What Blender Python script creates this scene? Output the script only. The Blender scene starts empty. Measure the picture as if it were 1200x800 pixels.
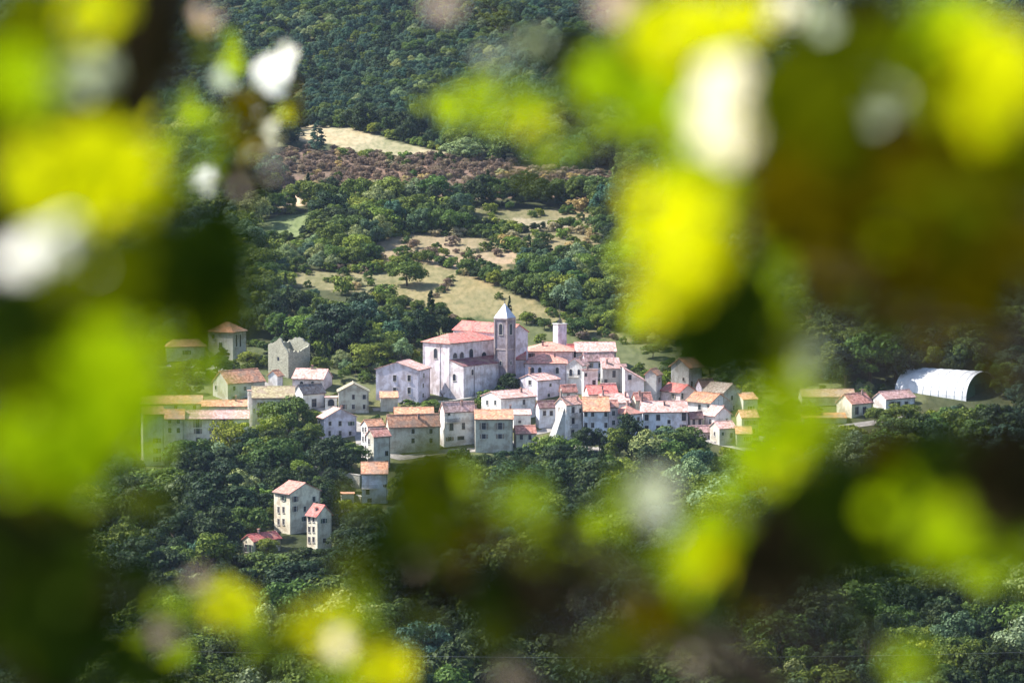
import bpy, math, random
import numpy as np
from mathutils import Vector, Matrix
from math import sin, cos, radians as R, pi

sc = bpy.context.scene
C = sc.collection
rng = random.Random(7)
nr = np.random.default_rng(7)

# ------------------------------------------------------------------ camera
PITCH = R(5.0); K = 36/135/1200           # radians per photograph pixel (photograph 1200 wide)
cam = bpy.data.cameras.new('camera'); co = bpy.data.objects.new('camera', cam); C.objects.link(co)
cam.lens = 135; cam.sensor_width = 36; cam.clip_start = 0.1; cam.clip_end = 20000
co.location = (0, 0, 0); co.rotation_euler = (pi/2 - PITCH, 0, 0)
cam.dof.use_dof = True; cam.dof.focus_distance = 1210; cam.dof.aperture_fstop = 6.8
sc.camera = co
# ------------------------------------------------------------------ sky, sun, exposure
SUN_EL = R(47); SH = Vector((-0.97, 0.22)).normalized()
w = bpy.data.worlds.new('World'); sc.world = w; w.use_nodes = True
nt = w.node_tree; sky = nt.nodes.new('ShaderNodeTexSky'); sky.sky_type = 'NISHITA'; sky.sun_disc = False
sky.sun_elevation = SUN_EL; sky.sun_rotation = math.atan2(SH.x, SH.y)
bg = nt.nodes['Background']; bg.inputs['Strength'].default_value = 0.125
nt.links.new(sky.outputs[0], bg.inputs['Color'])
sl = bpy.data.lights.new('sun', 'SUN'); sl.energy = 5.0; sl.angle = R(0.5); sl.color = (1, 0.95, 0.87)
so = bpy.data.objects.new('sun', sl); C.objects.link(so)
so.rotation_euler = Vector((SH.x*cos(SUN_EL), SH.y*cos(SUN_EL), sin(SUN_EL))).to_track_quat('Z', 'Y').to_euler()
vs = sc.view_settings; vs.view_transform = 'Standard'; vs.look = 'None'; vs.gamma = 1.0
vs.exposure = 1.2
sc.cycles.use_denoising = True
sc.cycles.max_bounces = 8; sc.cycles.transmission_bounces = 4; sc.cycles.volume_bounces = 0
sc.cycles.transparent_max_bounces = 8

# ------------------------------------------------------------------ helpers
def ray(px, py):
    u = (px-600)*K; v = -(py-400)*K
    return Vector((u, cos(PITCH)+v*sin(PITCH), -sin(PITCH)+v*cos(PITCH)))
def at(px, py, Y):
    d = ray(px, py); return d*(Y/d.y)
def proj(x, y, z):
    f = y*cos(PITCH)-z*sin(PITCH); up = y*sin(PITCH)+z*cos(PITCH)
    return 600+x/f/K, 400-up/f/K
PY = [-400, -60, -8, -3, 0, 3, 12, 40, 120, 300, 520, 650, 850, 1000, 1085, 1130, 1165, 1200, 1240, 1285, 1340, 1410, 1490, 1580, 1690, 2050, 2500, 3200, 4600]
PZ = [8, -1.0, -1.75, -1.8, -1.8, -2.0, -5.5, -19, -58, -118, -153, -156, -151.5, -143.9, -143.8, -139.5, -133.3, -126.6, -119.6, -112.4, -102.2, -91.9, -80.4, -67.6, -53.7, 3.3, 75, 190, 330]
def _mono(x, X, Z):
    return np.interp(x, X, Z)
def gz(x, Y):
    "ground height; a profile down to the valley and up the mountain, bent sideways and roughened"
    x = np.asarray(x, float); Y = np.asarray(Y, float)
    b = (np.interp(Y-9, PY, PZ)+np.interp(Y, PY, PZ)*2+np.interp(Y+9, PY, PZ))/4 if False else np.interp(Y, PY, PZ)
    far = np.clip((Y-40)/900, 0, 1)
    n = (np.sin(x*.021+Y*.013+1)*1.1+np.sin(x*.047-Y*.031)*.5+np.sin(x*.11+Y*.083+2)*.18)*far
    back = np.clip((Y-1330)/400, 0, 1)
    n = n*(0.35+1.6*back)+np.sin(x*.0085+.8)*6*back*back
    return b+n
def ground(px, py):
    "where the sight line through a pixel meets the ground"
    lo = 820.
    d = ray(px, py); prev = lo
    Ys = np.arange(lo, 3200, 4.); xs = d.x/d.y*Ys; zs = d.z/d.y*Ys
    below = zs < gz(xs, Ys)
    i = int(np.argmax(below)) if below.any() else len(Ys)-1
    a, b = (Ys[i-1] if i else 600.), Ys[i]
    for _ in range(14):
        m = (a+b)/2
        if d.z/d.y*m < gz(d.x/d.y*m, m): b = m
        else: a = m
    return at(px, py, b)

def mesh_obj(name, v, f, mats, parent=None, mi=None, smooth=False):
    me = bpy.data.meshes.new(name); me.from_pydata([tuple(p) for p in v], [], [tuple(q) for q in f]); me.update()
    for m in (mats if isinstance(mats, (list, tuple)) else [mats]): me.materials.append(m)
    if mi is not None: me.polygons.foreach_set('material_index', mi)
    if smooth: me.polygons.foreach_set('use_smooth', [True]*len(me.polygons))
    o = bpy.data.objects.new(name, me); C.objects.link(o)
    if parent is not None: o.parent = parent
    return o
def empty(name, loc, rz, label, cat, group=None):
    o = bpy.data.objects.new(name, None); C.objects.link(o); o.location = loc; o.rotation_euler = (0, 0, rz)
    o.empty_display_size = .2
    tag(o, label, cat, group); return o
def tag(o, label=None, cat=None, group=None, kind=None):
    if label: o['label'] = label
    if cat: o['category'] = cat
    if group: o['group'] = group
    if kind: o['kind'] = kind
    return o
class MB:
    def __init__(s): s.v = []; s.f = []; s.m = []
    def add(s, v, f, m=0):
        n = len(s.v); s.v += [tuple(p) for p in v]; s.f += [tuple(i+n for i in q) for q in f]; s.m += [m]*len(f)
    def box(s, x0, x1, y0, y1, z0, z1, m=0):
        s.add([(x0,y0,z0),(x1,y0,z0),(x1,y1,z0),(x0,y1,z0),(x0,y0,z1),(x1,y0,z1),(x1,y1,z1),(x0,y1,z1)],
              [(0,3,2,1),(4,5,6,7),(0,1,5,4),(1,2,6,5),(2,3,7,6),(3,0,4,7)], m)
    def tube(s, pts, rad, n=6, m=0):
        pts = [Vector(p) for p in pts]; k = len(pts); V = []
        for i, p in enumerate(pts):
            t = (pts[min(i+1, k-1)]-pts[max(i-1, 0)]).normalized()
            a = t.orthogonal().normalized(); b = t.cross(a)
            r = rad[i] if isinstance(rad, (list, tuple)) else rad
            V += [p+(a*cos(2*pi*j/n)+b*sin(2*pi*j/n))*r for j in range(n)]
        F = [(i*n+j, i*n+(j+1) % n, (i+1)*n+(j+1) % n, (i+1)*n+j) for i in range(k-1) for j in range(n)]
        F += [tuple(range(n))[::-1], tuple((k-1)*n+j for j in range(n))]
        s.add(V, F, m)
    def build(s, name, mats, parent=None, smooth=False): return mesh_obj(name, s.v, s.f, mats, parent, s.m, smooth)

# ------------------------------------------------------------------ materials
def base_mat(name, rough=.85, spec=.3):
    m = bpy.data.materials.new(name); m.use_nodes = True
    b = m.node_tree.nodes['Principled BSDF']; b.inputs['Roughness'].default_value = rough
    b.inputs['Specular IOR Level'].default_value = spec
    return m, m.node_tree, b
def ramp(nt, fac, stops):
    r = nt.nodes.new('ShaderNodeValToRGB'); e = r.color_ramp.elements
    while len(e) < len(stops): e.new(.5)
    for el, (p, c) in zip(e, stops): el.position = p; el.color = (*c, 1)
    nt.links.new(fac, r.inputs[0]); return r.outputs[0]
def noise(nt, scale, detail=4, vec=None, rough=.6):
    n = nt.nodes.new('ShaderNodeTexNoise'); n.inputs['Scale'].default_value = scale; n.inputs['Detail'].default_value = detail
    n.inputs['Roughness'].default_value = rough
    if vec is not None: nt.links.new(vec, n.inputs['Vector'])
    return n.outputs['Fac']
def objco(nt, scale=(1, 1, 1)):
    t = nt.nodes.new('ShaderNodeTexCoord'); mp = nt.nodes.new('ShaderNodeMapping'); mp.inputs['Scale'].default_value = scale
    nt.links.new(t.outputs['Object'], mp.inputs[0]); return mp.outputs[0]
def mix(nt, fac, a, b, mode='MIX'):
    m = nt.nodes.new('ShaderNodeMix'); m.data_type = 'RGBA'; m.blend_type = mode
    for i, v in ((0, fac), (6, a), (7, b)):
        if hasattr(v, 'links'): nt.links.new(v, m.inputs[i])
        elif isinstance(v, tuple): m.inputs[i].default_value = (*v, 1)
        else: m.inputs[i].default_value = v
    return m.outputs[2]
def bump(nt, b, h, dist, strength=.6):
    n = nt.nodes.new('ShaderNodeBump'); n.inputs['Distance'].default_value = dist; n.inputs['Strength'].default_value = strength
    nt.links.new(h, n.inputs['Height']); nt.links.new(n.outputs[0], b.inputs['Normal'])
def sc3(c, k): return tuple(min(1, x*k) for x in c)
_pl = {}
def plaster(col, dirt=.5):
    key = ('p', col, dirt)
    if key in _pl: return _pl[key]
    m, nt, b = base_mat('plaster')
    st = noise(nt, 1.0, 5, objco(nt, (.9, .9, .22)))            # rain streaks run down
    bl = noise(nt, .35, 6, objco(nt))
    fi = noise(nt, 2.6, 3, objco(nt))
    c = mix(nt, ramp(nt, bl, [(.46, (0, 0, 0)), (.60, (1, 1, 1))]), col, (col[0]*.66, col[1]*.61, col[2]*.58))
    c = mix(nt, ramp(nt, st, [(.52, (0, 0, 0)), (.78, (dirt, dirt, dirt))]), c, (col[0]*.36, col[1]*.34, col[2]*.34))
    c = mix(nt, ramp(nt, fi, [(.55, (0, 0, 0)), (.8, (.4, .4, .4))]), c, (col[0]*.62, col[1]*.6, col[2]*.58))
    nt.links.new(c, b.inputs['Base Color']); bump(nt, b, fi, .05)
    _pl[key] = m; return m
def stone(col):
    key = ('s', col)
    if key in _pl: return _pl[key]
    m, nt, b = base_mat('stone_masonry')
    vo = nt.nodes.new('ShaderNodeTexVoronoi'); vo.inputs['Scale'].default_value = 2.2; nt.links.new(objco(nt, (1, 1, 1.6)), vo.inputs['Vector'])
    c = mix(nt, .55, ramp(nt, noise(nt, .5, 5, objco(nt)), [(.35, sc3(col, .6)), (.7, col)]), ramp(nt, vo.outputs['Color'], [(0, sc3(col, .5)), (1, sc3(col, 1.35))]))
    nt.links.new(c, b.inputs['Base Color']); bump(nt, b, vo.outputs['Distance'], .12)
    _pl[key] = m; return m
def tiles(col):
    key = ('t', col)
    if key in _pl: return _pl[key]
    m, nt, b = base_mat('clay_tiles')
    a = noise(nt, 1.3, 5, objco(nt)); g = noise(nt, .28, 4, objco(nt)); f = noise(nt, 4.5, 2, objco(nt))
    c = ramp(nt, a, [(.36, sc3(col, .5)), (.5, col), (.64, (min(1, col[0]*1.25), min(1, col[1]*1.5), min(1, col[2]*1.6)))])
    c = mix(nt, ramp(nt, g, [(.48, (0, 0, 0)), (.62, (.7, .7, .7))]), c, (.30, .22, .17))
    c = mix(nt, ramp(nt, f, [(.55, (0, 0, 0)), (.7, (.5, .5, .5))]), c, sc3(col, .5))
    nt.links.new(c, b.inputs['Base Color']); bump(nt, b, f, .08)
    _pl[key] = m; return m
def plain(name, col, rough=.7, metal=0., var=.25, sc_=3.):
    key = (name, col)
    if key in _pl: return _pl[key]
    m, nt, b = base_mat(name, rough); b.inputs['Metallic'].default_value = metal
    n = noise(nt, sc_, 4, objco(nt))
    nt.links.new(ramp(nt, n, [(.3, sc3(col, 1-var)), (.7, sc3(col, 1+var))]), b.inputs['Base Color'])
    _pl[key] = m; return m
def foliage(name, c0, c1, trans=.3, rough=.6, tint=None, spec=.08):
    "leaf surface; hue differs from leaf clump to clump and from plant to plant"
    m, nt, b = base_mat(name, rough, spec)
    oi = nt.nodes.new('ShaderNodeObjectInfo')
    ge = nt.nodes.new('ShaderNodeNewGeometry')
    c = ramp(nt, ge.outputs['Random Per Island'], [(0, c0), (1, c1)])
    t0 = mix(nt, .0, (1, 1, 1), (1, 1, 1))
    hs = ramp(nt, oi.outputs['Random'], tint or [(0, (.7, .85, .9)), (.35, (1, 1, 1)), (.7, (1.25, 1.1, .7)), (1, (.8, 1.05, 1.0))])
    c = mix(nt, 1.0, c, hs, 'MULTIPLY')
    nt.links.new(c, b.inputs['Base Color'])
    tr = nt.nodes.new('ShaderNodeBsdfTranslucent')
    nt.links.new(mix(nt, 1.0, c, (1.35, 1.3, .45), 'MULTIPLY'), tr.inputs['Color'])
    ms = nt.nodes.new('ShaderNodeMixShader'); ms.inputs[0].default_value = trans
    out = nt.nodes['Material Output']
    nt.links.new(b.outputs[0], ms.inputs[1]); nt.links.new(tr.outputs[0], ms.inputs[2]); nt.links.new(ms.outputs[0], out.inputs['Surface'])
    return m
bark = plain('bark', (.09, .065, .045), .9, 0, .4, 8)
M_mid = foliage('foliage_mid', (.028, .055, .012), (.13, .18, .04), .15)
M_dark = foliage('foliage_dark', (.010, .024, .012), (.045, .07, .026), .15)
M_pale = foliage('foliage_pale', (.08, .12, .05), (.28, .33, .18), .15)
M_yel = foliage('foliage_yellow_green', (.06, .09, .014), (.24, .29, .05), .15)
M_brown = foliage('foliage_brown', (.11, .08, .062), (.27, .205, .165), .15, tint=[(0, (.8, .8, .8)), (.5, (1.1, 1, .9)), (1, (1.1, 1.15, .9))])
M_straw = foliage('foliage_straw', (.25, .19, .10), (.42, .35, .2), .15)
M_blue = foliage('foliage_blue_green', (.018, .045, .030), (.08, .14, .09), .12)

# ------------------------------------------------------------------ the ground
P_ = {  # outlines of the fields (photograph pixels), put down on the hillside
 'straw_hi': [(345,150),(372,146),(410,150),(440,158),(470,168),(524,178),(524,187),(470,187),(425,180),(380,168),(345,165)],
 'heath':    [(300,185),(360,175),(440,182),(560,188),(640,196),(720,206),(720,232),(600,232),(500,238),(380,238),(330,225)],
 'pale_l':   [(325,228),(352,226),(378,234),(352,241),(330,240)],
 'green_l':  [(298,262),(330,252),(372,248),(374,268),(362,283),(300,285)],
 'straw_m':  [(536,258),(600,256),(672,259),(668,267),(600,271),(536,266)],
 'scrub_m':  [(436,286),(470,276),(510,272),(560,278),(612,300),(606,309),(560,308),(520,316),(480,308),(440,310)],
 'scrub_l':  [(336,320),(380,316),(440,318),(500,312),(520,322),(500,362),(430,346),(338,334)],
 'field':    [(440,338),(462,318),(486,306),(530,318),(600,344),(660,366),(720,388),(790,430),(740,432),(700,420),(640,398),(600,392),(560,386),(520,372),(470,360)],
 'mid': [(300,240),(700,246),(712,380),(600,345),(500,335),(300,330)],
 'village': [(165,440),(240,395),(310,400),(340,425),(440,430),(490,395),(560,372),(640,380),(720,400),(830,410),(880,440),(985,450),(1080,455),(1080,480),(900,500),(890,515),(800,510),(620,530),(440,545),(420,560),(380,520),(300,500),(290,525),(165,545)],
}
def in_poly(px, py, poly):
    ins = np.zeros(px.shape, bool); n = len(poly); j = n-1
    for i in range(n):
        xi, yi = poly[i]; xj, yj = poly[j]
        c = ((yi > py) != (yj > py)) & (px < (xj-xi)*(py-yi)/((yj-yi) or 1e-9)+xi)
        ins ^= c; j = i
    return ins
def build_ground():
    xs = np.unique(np.concatenate([np.linspace(-1500, -300, 30), np.arange(-300, 301, 2.4), np.linspace(300, 1500, 30), np.linspace(-6, 6, 12)]))
    Ys = np.unique(np.concatenate([np.linspace(-380, -20, 12), np.linspace(-20, 30, 34), np.linspace(30, 800, 60), np.arange(800, 1760, 3.), np.linspace(1760, 4500, 120)]))
    X, Y = np.meshgrid(xs, Ys); Z = gz(X, Y)
    nx, ny = len(xs), len(Ys)
    i = np.arange(nx*ny).reshape(ny, nx)
    F = np.stack([i[:-1, :-1], i[:-1, 1:], i[1:, 1:], i[1:, :-1]], -1).reshape(-1, 4)
    me = bpy.data.meshes.new('ground'); V = np.stack([X, Y, Z], -1).reshape(-1, 3)
    me.vertices.add(len(V)); me.vertices.foreach_set('co', V.ravel())
    me.loops.add(F.size); me.loops.foreach_set('vertex_index', F.ravel())
    me.polygons.add(len(F)); me.polygons.foreach_set('loop_start', np.arange(0, F.size, 4)); me.polygons.foreach_set('loop_total', np.full(len(F), 4))
    me.polygons.foreach_set('use_smooth', np.ones(len(F), bool)); me.update(calc_edges=True)
    px, py = proj(V[:, 0], np.maximum(V[:, 1], 1), V[:, 2])
    jx = px+np.sin(V[:, 1]*.3)*1.5; jy = py+np.sin(V[:, 0]*.4)*.8
    col = np.tile([.055, .062, .028, 1.], (len(V), 1))
    K_ = {'straw_hi': (.32, .275, .18), 'heath': (.16, .11, .085), 'pale_l': (.45, .34, .24), 'green_l': (.15, .18, .08), 'straw_m': (.33, .26, .19),
          'scrub_m': (.28, .21, .14), 'scrub_l': (.21, .18, .10), 'field': (.195, .17, .088), 'village': (.10, .11, .05)}
    ok = V[:, 1] > 800
    bk = np.sin(V[:, 0]*.02+V[:, 1]*.011)+np.sin(V[:, 0]*.043-V[:, 1]*.02+2)+np.sin(V[:, 0]*.09+V[:, 1]*.05)*.6
    col[in_poly(jx, jy, P_['mid']) & ok & (bk < -.1), :3] = (.19, .16, .09)
    for k, c in K_.items():
        q = in_poly(jx, jy, P_[k]) & ok; col[q, :3] = c
    at_ = me.color_attributes.new('cover', 'FLOAT_COLOR', 'POINT'); at_.data.foreach_set('color', col.ravel())
    m, nt, b = base_mat('ground_cover', .95, .1)
    a = nt.nodes.new('ShaderNodeVertexColor'); a.layer_name = 'cover'
    g = mix(nt, 1., a.outputs[0], ramp(nt, noise(nt, .03, 7, objco(nt, (1, .35, 1))), [(.3, (.62, .72, .6)), (.5, (1, 1, 1)), (.7, (1.35, 1.15, 1.05))]), 'MULTIPLY')
    g = mix(nt, 1., g, ramp(nt, noise(nt, .5, 4, objco(nt, (1, .3, 1))), [(.35, (.7, .75, .65)), (.6, (1.1, 1.08, 1.05))]), 'MULTIPLY')
    nt.links.new(g, b.inputs['Base Color'])
    me.materials.append(m); o = bpy.data.objects.new('ground', me); C.objects.link(o); tag(o, kind='structure')
build_ground()

# ------------------------------------------------------------------ buildings
M_glass = plain('window_pane', (.03, .035, .05), .25)
M_shut = [plain('shutter', c) for c in ((.12, .07, .045), (.05, .09, .06), (.25, .2, .16))]
M_trim = plain('window_surround', (.5, .47, .43)); M_gut = plain('gutter', (.10, .07, .06), .5)
M_rail = plain('iron_railing', (.05, .05, .06), .5)
M_dark = M_dark
_wm = {}
def win_mesh(kind, w_, h_):
    k = (kind, round(w_, 1), round(h_, 1))
    if k in _wm: return _wm[k]
    b = MB(); t = .12
    def pane(z0, z1): b.box(-w_/2, w_/2, -.03, .05, z0, z1, 0)
    if kind == 'arch':
        n = 10; r = w_/2; top = h_/2-r
        pts = [(-r, -h_/2), (r, -h_/2)]+[(r*cos(pi*i/n), top+r*sin(pi*i/n)) for i in range(n+1)]
        N = len(pts); V = [(x, -.04, z) for x, z in pts]+[(x, .05, z) for x, z in pts]
        b.add(V, [tuple(range(N))]+[(i, N+i, N+(i+1) % N, (i+1) % N) for i in range(N)], 0)
        for i in range(n):
            a0, a1 = pi*i/n, pi*(i+1)/n; R0, R1 = r, r+t
            q = [(R0*cos(a0), top+R0*sin(a0)), (R1*cos(a0), top+R1*sin(a0)), (R1*cos(a1), top+R1*sin(a1)), (R0*cos(a1), top+R0*sin(a1))]
            b.add([(x, -.1, z) for x, z in q]+[(x, .05, z) for x, z in q], [(0,1,2,3),(0,4,5,1),(1,5,6,2),(2,6,7,3),(3,7,4,0)], 1)
        b.box(-r-t, -r, -.1, .05, -h_/2, top, 1); b.box(r, r+t, -.1, .05, -h_/2, top, 1)
    else:
        pane(-h_/2, h_/2); b.box(-.03, .03, -.055, 0, -h_/2, h_/2, 2)
        b.box(-w_/2, w_/2, -.055, 0, h_*.12, h_*.12+.06, 2)
        b.box(-w_/2-t, -w_/2, -.09, .05, -h_/2, h_/2+t, 1); b.box(w_/2, w_/2+t, -.09, .05, -h_/2, h_/2+t, 1)
        b.box(-w_/2, w_/2, -.09, .05, h_/2, h_/2+t, 1)
    b.box(-w_/2-.18, w_/2+.18, -.2, .05, -h_/2-.12, -h_/2-.002, 1)
    if kind == 'shut':
        for s in (-1, 1):
            x0 = s*(w_/2+.13); x1 = s*(w_/2+.13+w_*.5)
            b.box(min(x0, x1), max(x0, x1), -.14, -.095, -h_/2+.03, h_/2-.03, 2)
    o = b.build('window', [M_glass, M_trim, rng.choice(M_shut)]); me = o.data; bpy.data.objects.remove(o)
    _wm[k] = me; return me
def place_part(name, me, parent, loc, rz=0):
    o = bpy.data.objects.new(name, me); C.objects.link(o); o.parent = parent; o.location = loc; o.rotation_euler = (0, 0, rz); return o

def volume(root, Lr, Ll, h, roof, rise, wm, rm, off=(0, 0), below=3., wall='wall', rname='roof', ov=.45, gut=True, z0=None):
    "walls with gables and a roof with real thickness; local x along the right face, y along the left face, near corner at off"
    ox, oy = off; b = MB(); zb = -below if z0 is None else z0; t = .22; W = MB(); x1, y1 = ox+Lr, oy+Ll
    rf = MB()
    def prism(sec, along, a0, a1, m, target):
        n = len(sec)
        if along == 'x': V = [(a0, p, q) for p, q in sec]+[(a1, p, q) for p, q in sec]
        else: V = [(p, a0, q) for p, q in sec]+[(p, a1, q) for p, q in sec]
        target.add(V, [tuple(range(n)), tuple(range(2*n-1, n-1, -1))]+[(i, i+n, (i+1) % n+n, (i+1) % n) for i in range(n)], m)
    if roof in ('gx', 'gy'):
        al = 'x' if roof == 'gx' else 'y'
        p0, p1, a0, a1 = (oy, y1, ox, x1) if al == 'x' else (ox, x1, oy, y1)
        c = (p0+p1)/2; s = rise/((p1-p0)/2)
        prism([(p0, zb), (p1, zb), (p1, h), (c, h+rise), (p0, h)], al, a0, a1, 0, W)
        e = .01
        prism([(p0-ov, h-ov*s+e), (c, h+rise+e), (p1+ov, h-ov*s+e), (p1+ov, h-ov*s+t), (c, h+rise+t), (p0-ov, h-ov*s+t)], al, a0-ov*.6, a1+ov*.6, 0, rf)
        prism([(c-.18, h+rise+t-.02), (c, h+rise+t+.14), (c+.18, h+rise+t-.02)], al, a0-ov*.6-.02, a1+ov*.6+.02, 0, rf)
    elif roof in ('sx', 'sy', 'sxr', 'syr'):      # one slope: sx rises with y, sy rises with x
        al = 'x' if roof[1] == 'x' else 'y'
        p0, p1, a0, a1 = (oy, y1, ox, x1) if al == 'x' else (ox, x1, oy, y1)
        h0, h1 = (h, h+rise) if len(roof) == 2 else (h+rise, h)
        s = (h1-h0)/(p1-p0)
        prism([(p0, zb), (p1, zb), (p1, h1), (p0, h0)], al, a0, a1, 0, W)
        prism([(p0-ov, h0-ov*s+.01), (p1+ov, h1+ov*s+.01), (p1+ov, h1+ov*s+t), (p0-ov, h0-ov*s+t)], al, a0-ov*.6, a1+ov*.6, 0, rf)
    elif roof == 'flat':
        W.box(ox, x1, oy, y1, zb, h); rf.box(ox-ov*.5, x1+ov*.5, oy-ov*.5, y1+ov*.5, h+.01, h+.2)
    elif roof in ('hip', 'pyr'):
        W.box(ox, x1, oy, y1, zb, h)
        A = [(ox-ov, oy-ov), (x1+ov, oy-ov), (x1+ov, y1+ov), (ox-ov, y1+ov)]
        if roof == 'pyr': r0 = r1 = ((ox+x1)/2, (oy+y1)/2)
        elif Lr >= Ll: r0 = (ox+Ll/2, oy+Ll/2); r1 = (x1-Ll/2, oy+Ll/2)
        else: r0 = (ox+Lr/2, oy+Lr/2); r1 = (ox+Lr/2, y1-Lr/2)
        V = [(x, y, h+.01) for x, y in A]+[(x, y, h+t*.8) for x, y in A]+[(*r0, h+rise), (*r1, h+rise)]
        F = [(3, 2, 1, 0), (0, 1, 5, 4), (1, 2, 6, 5), (2, 3, 7, 6), (3, 0, 4, 7)]
        F += [(4, 5, 9, 8), (5, 6, 9), (6, 7, 8, 9), (7, 4, 8)] if Lr >= Ll else [(4, 5, 8), (5, 6, 9, 8), (6, 7, 9), (7, 4, 8, 9)]
        if roof == 'pyr': F = F[:5]+[(4, 5, 8), (5, 6, 8), (6, 7, 8), (7, 4, 8)]
        rf.add(V, F)
    wo = W.build(wall, wm, root)
    ro = rf.build(rname, rm, root) if rf.v else None
    if gut and roof in ('gx', 'hip', 'gy'):
        g = MB()
        if roof != 'gy':
            s = rise/(Ll/2) if roof == 'gx' else 0
            g.tube([(ox-ov*.5, oy-ov-.07, h-ov*s+.02), (x1+ov*.5, oy-ov-.07, h-ov*s+.02)], .09, 6)
        else:
            s = rise/(Lr/2); g.tube([(ox-ov-.07, oy-ov*.5, h-ov*s+.02), (ox-ov-.07, y1+ov*.5, h-ov*s+.02)], .09, 6)
        g.build('gutter', M_gut, root)
        g = MB(); g.tube([(x1-.25, oy-.1, h-.1), (x1-.25, oy-.1, zb+.4)], .06, 5); g.build('drainpipe', M_gut, root)
    return wo, ro
def roof_z(x, y, Lr, Ll, h, roof, rise, off=(0, 0)):
    x -= off[0]; y -= off[1]
    if roof == 'gx': return h+rise*(1-abs(y-Ll/2)/(Ll/2))
    if roof == 'gy': return h+rise*(1-abs(x-Lr/2)/(Lr/2))
    if roof == 'sx': return h+rise*y/Ll
    if roof == 'sxr': return h+rise*(1-y/Ll)
    if roof == 'sy': return h+rise*x/Lr
    if roof == 'syr': return h+rise*(1-x/Lr)
    if roof in ('hip', 'pyr'): return h+rise*.6
    return h+.2
def chimney(parent, x, y, z, tall=1.3, w_=.55):
    b = MB(); b.box(x-w_/2, x+w_/2, y-w_/2, y+w_/2, z-.6, z+tall); b.box(x-w_/2-.1, x+w_/2+.1, y-w_/2-.1, y+w_/2+.1, z+tall+.25, z+tall+.37, 1)
    for sx in (-1, 1):
        for sy in (-1, 1): b.box(x+sx*w_*.38-.06, x+sx*w_*.38+.06, y+sy*w_*.38-.06, y+sy*w_*.38+.06, z+tall, z+tall+.25)
    return b.build('chimney', [plaster((.3, .22, .2)), tiles((.42, .2, .14))], parent)

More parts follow.
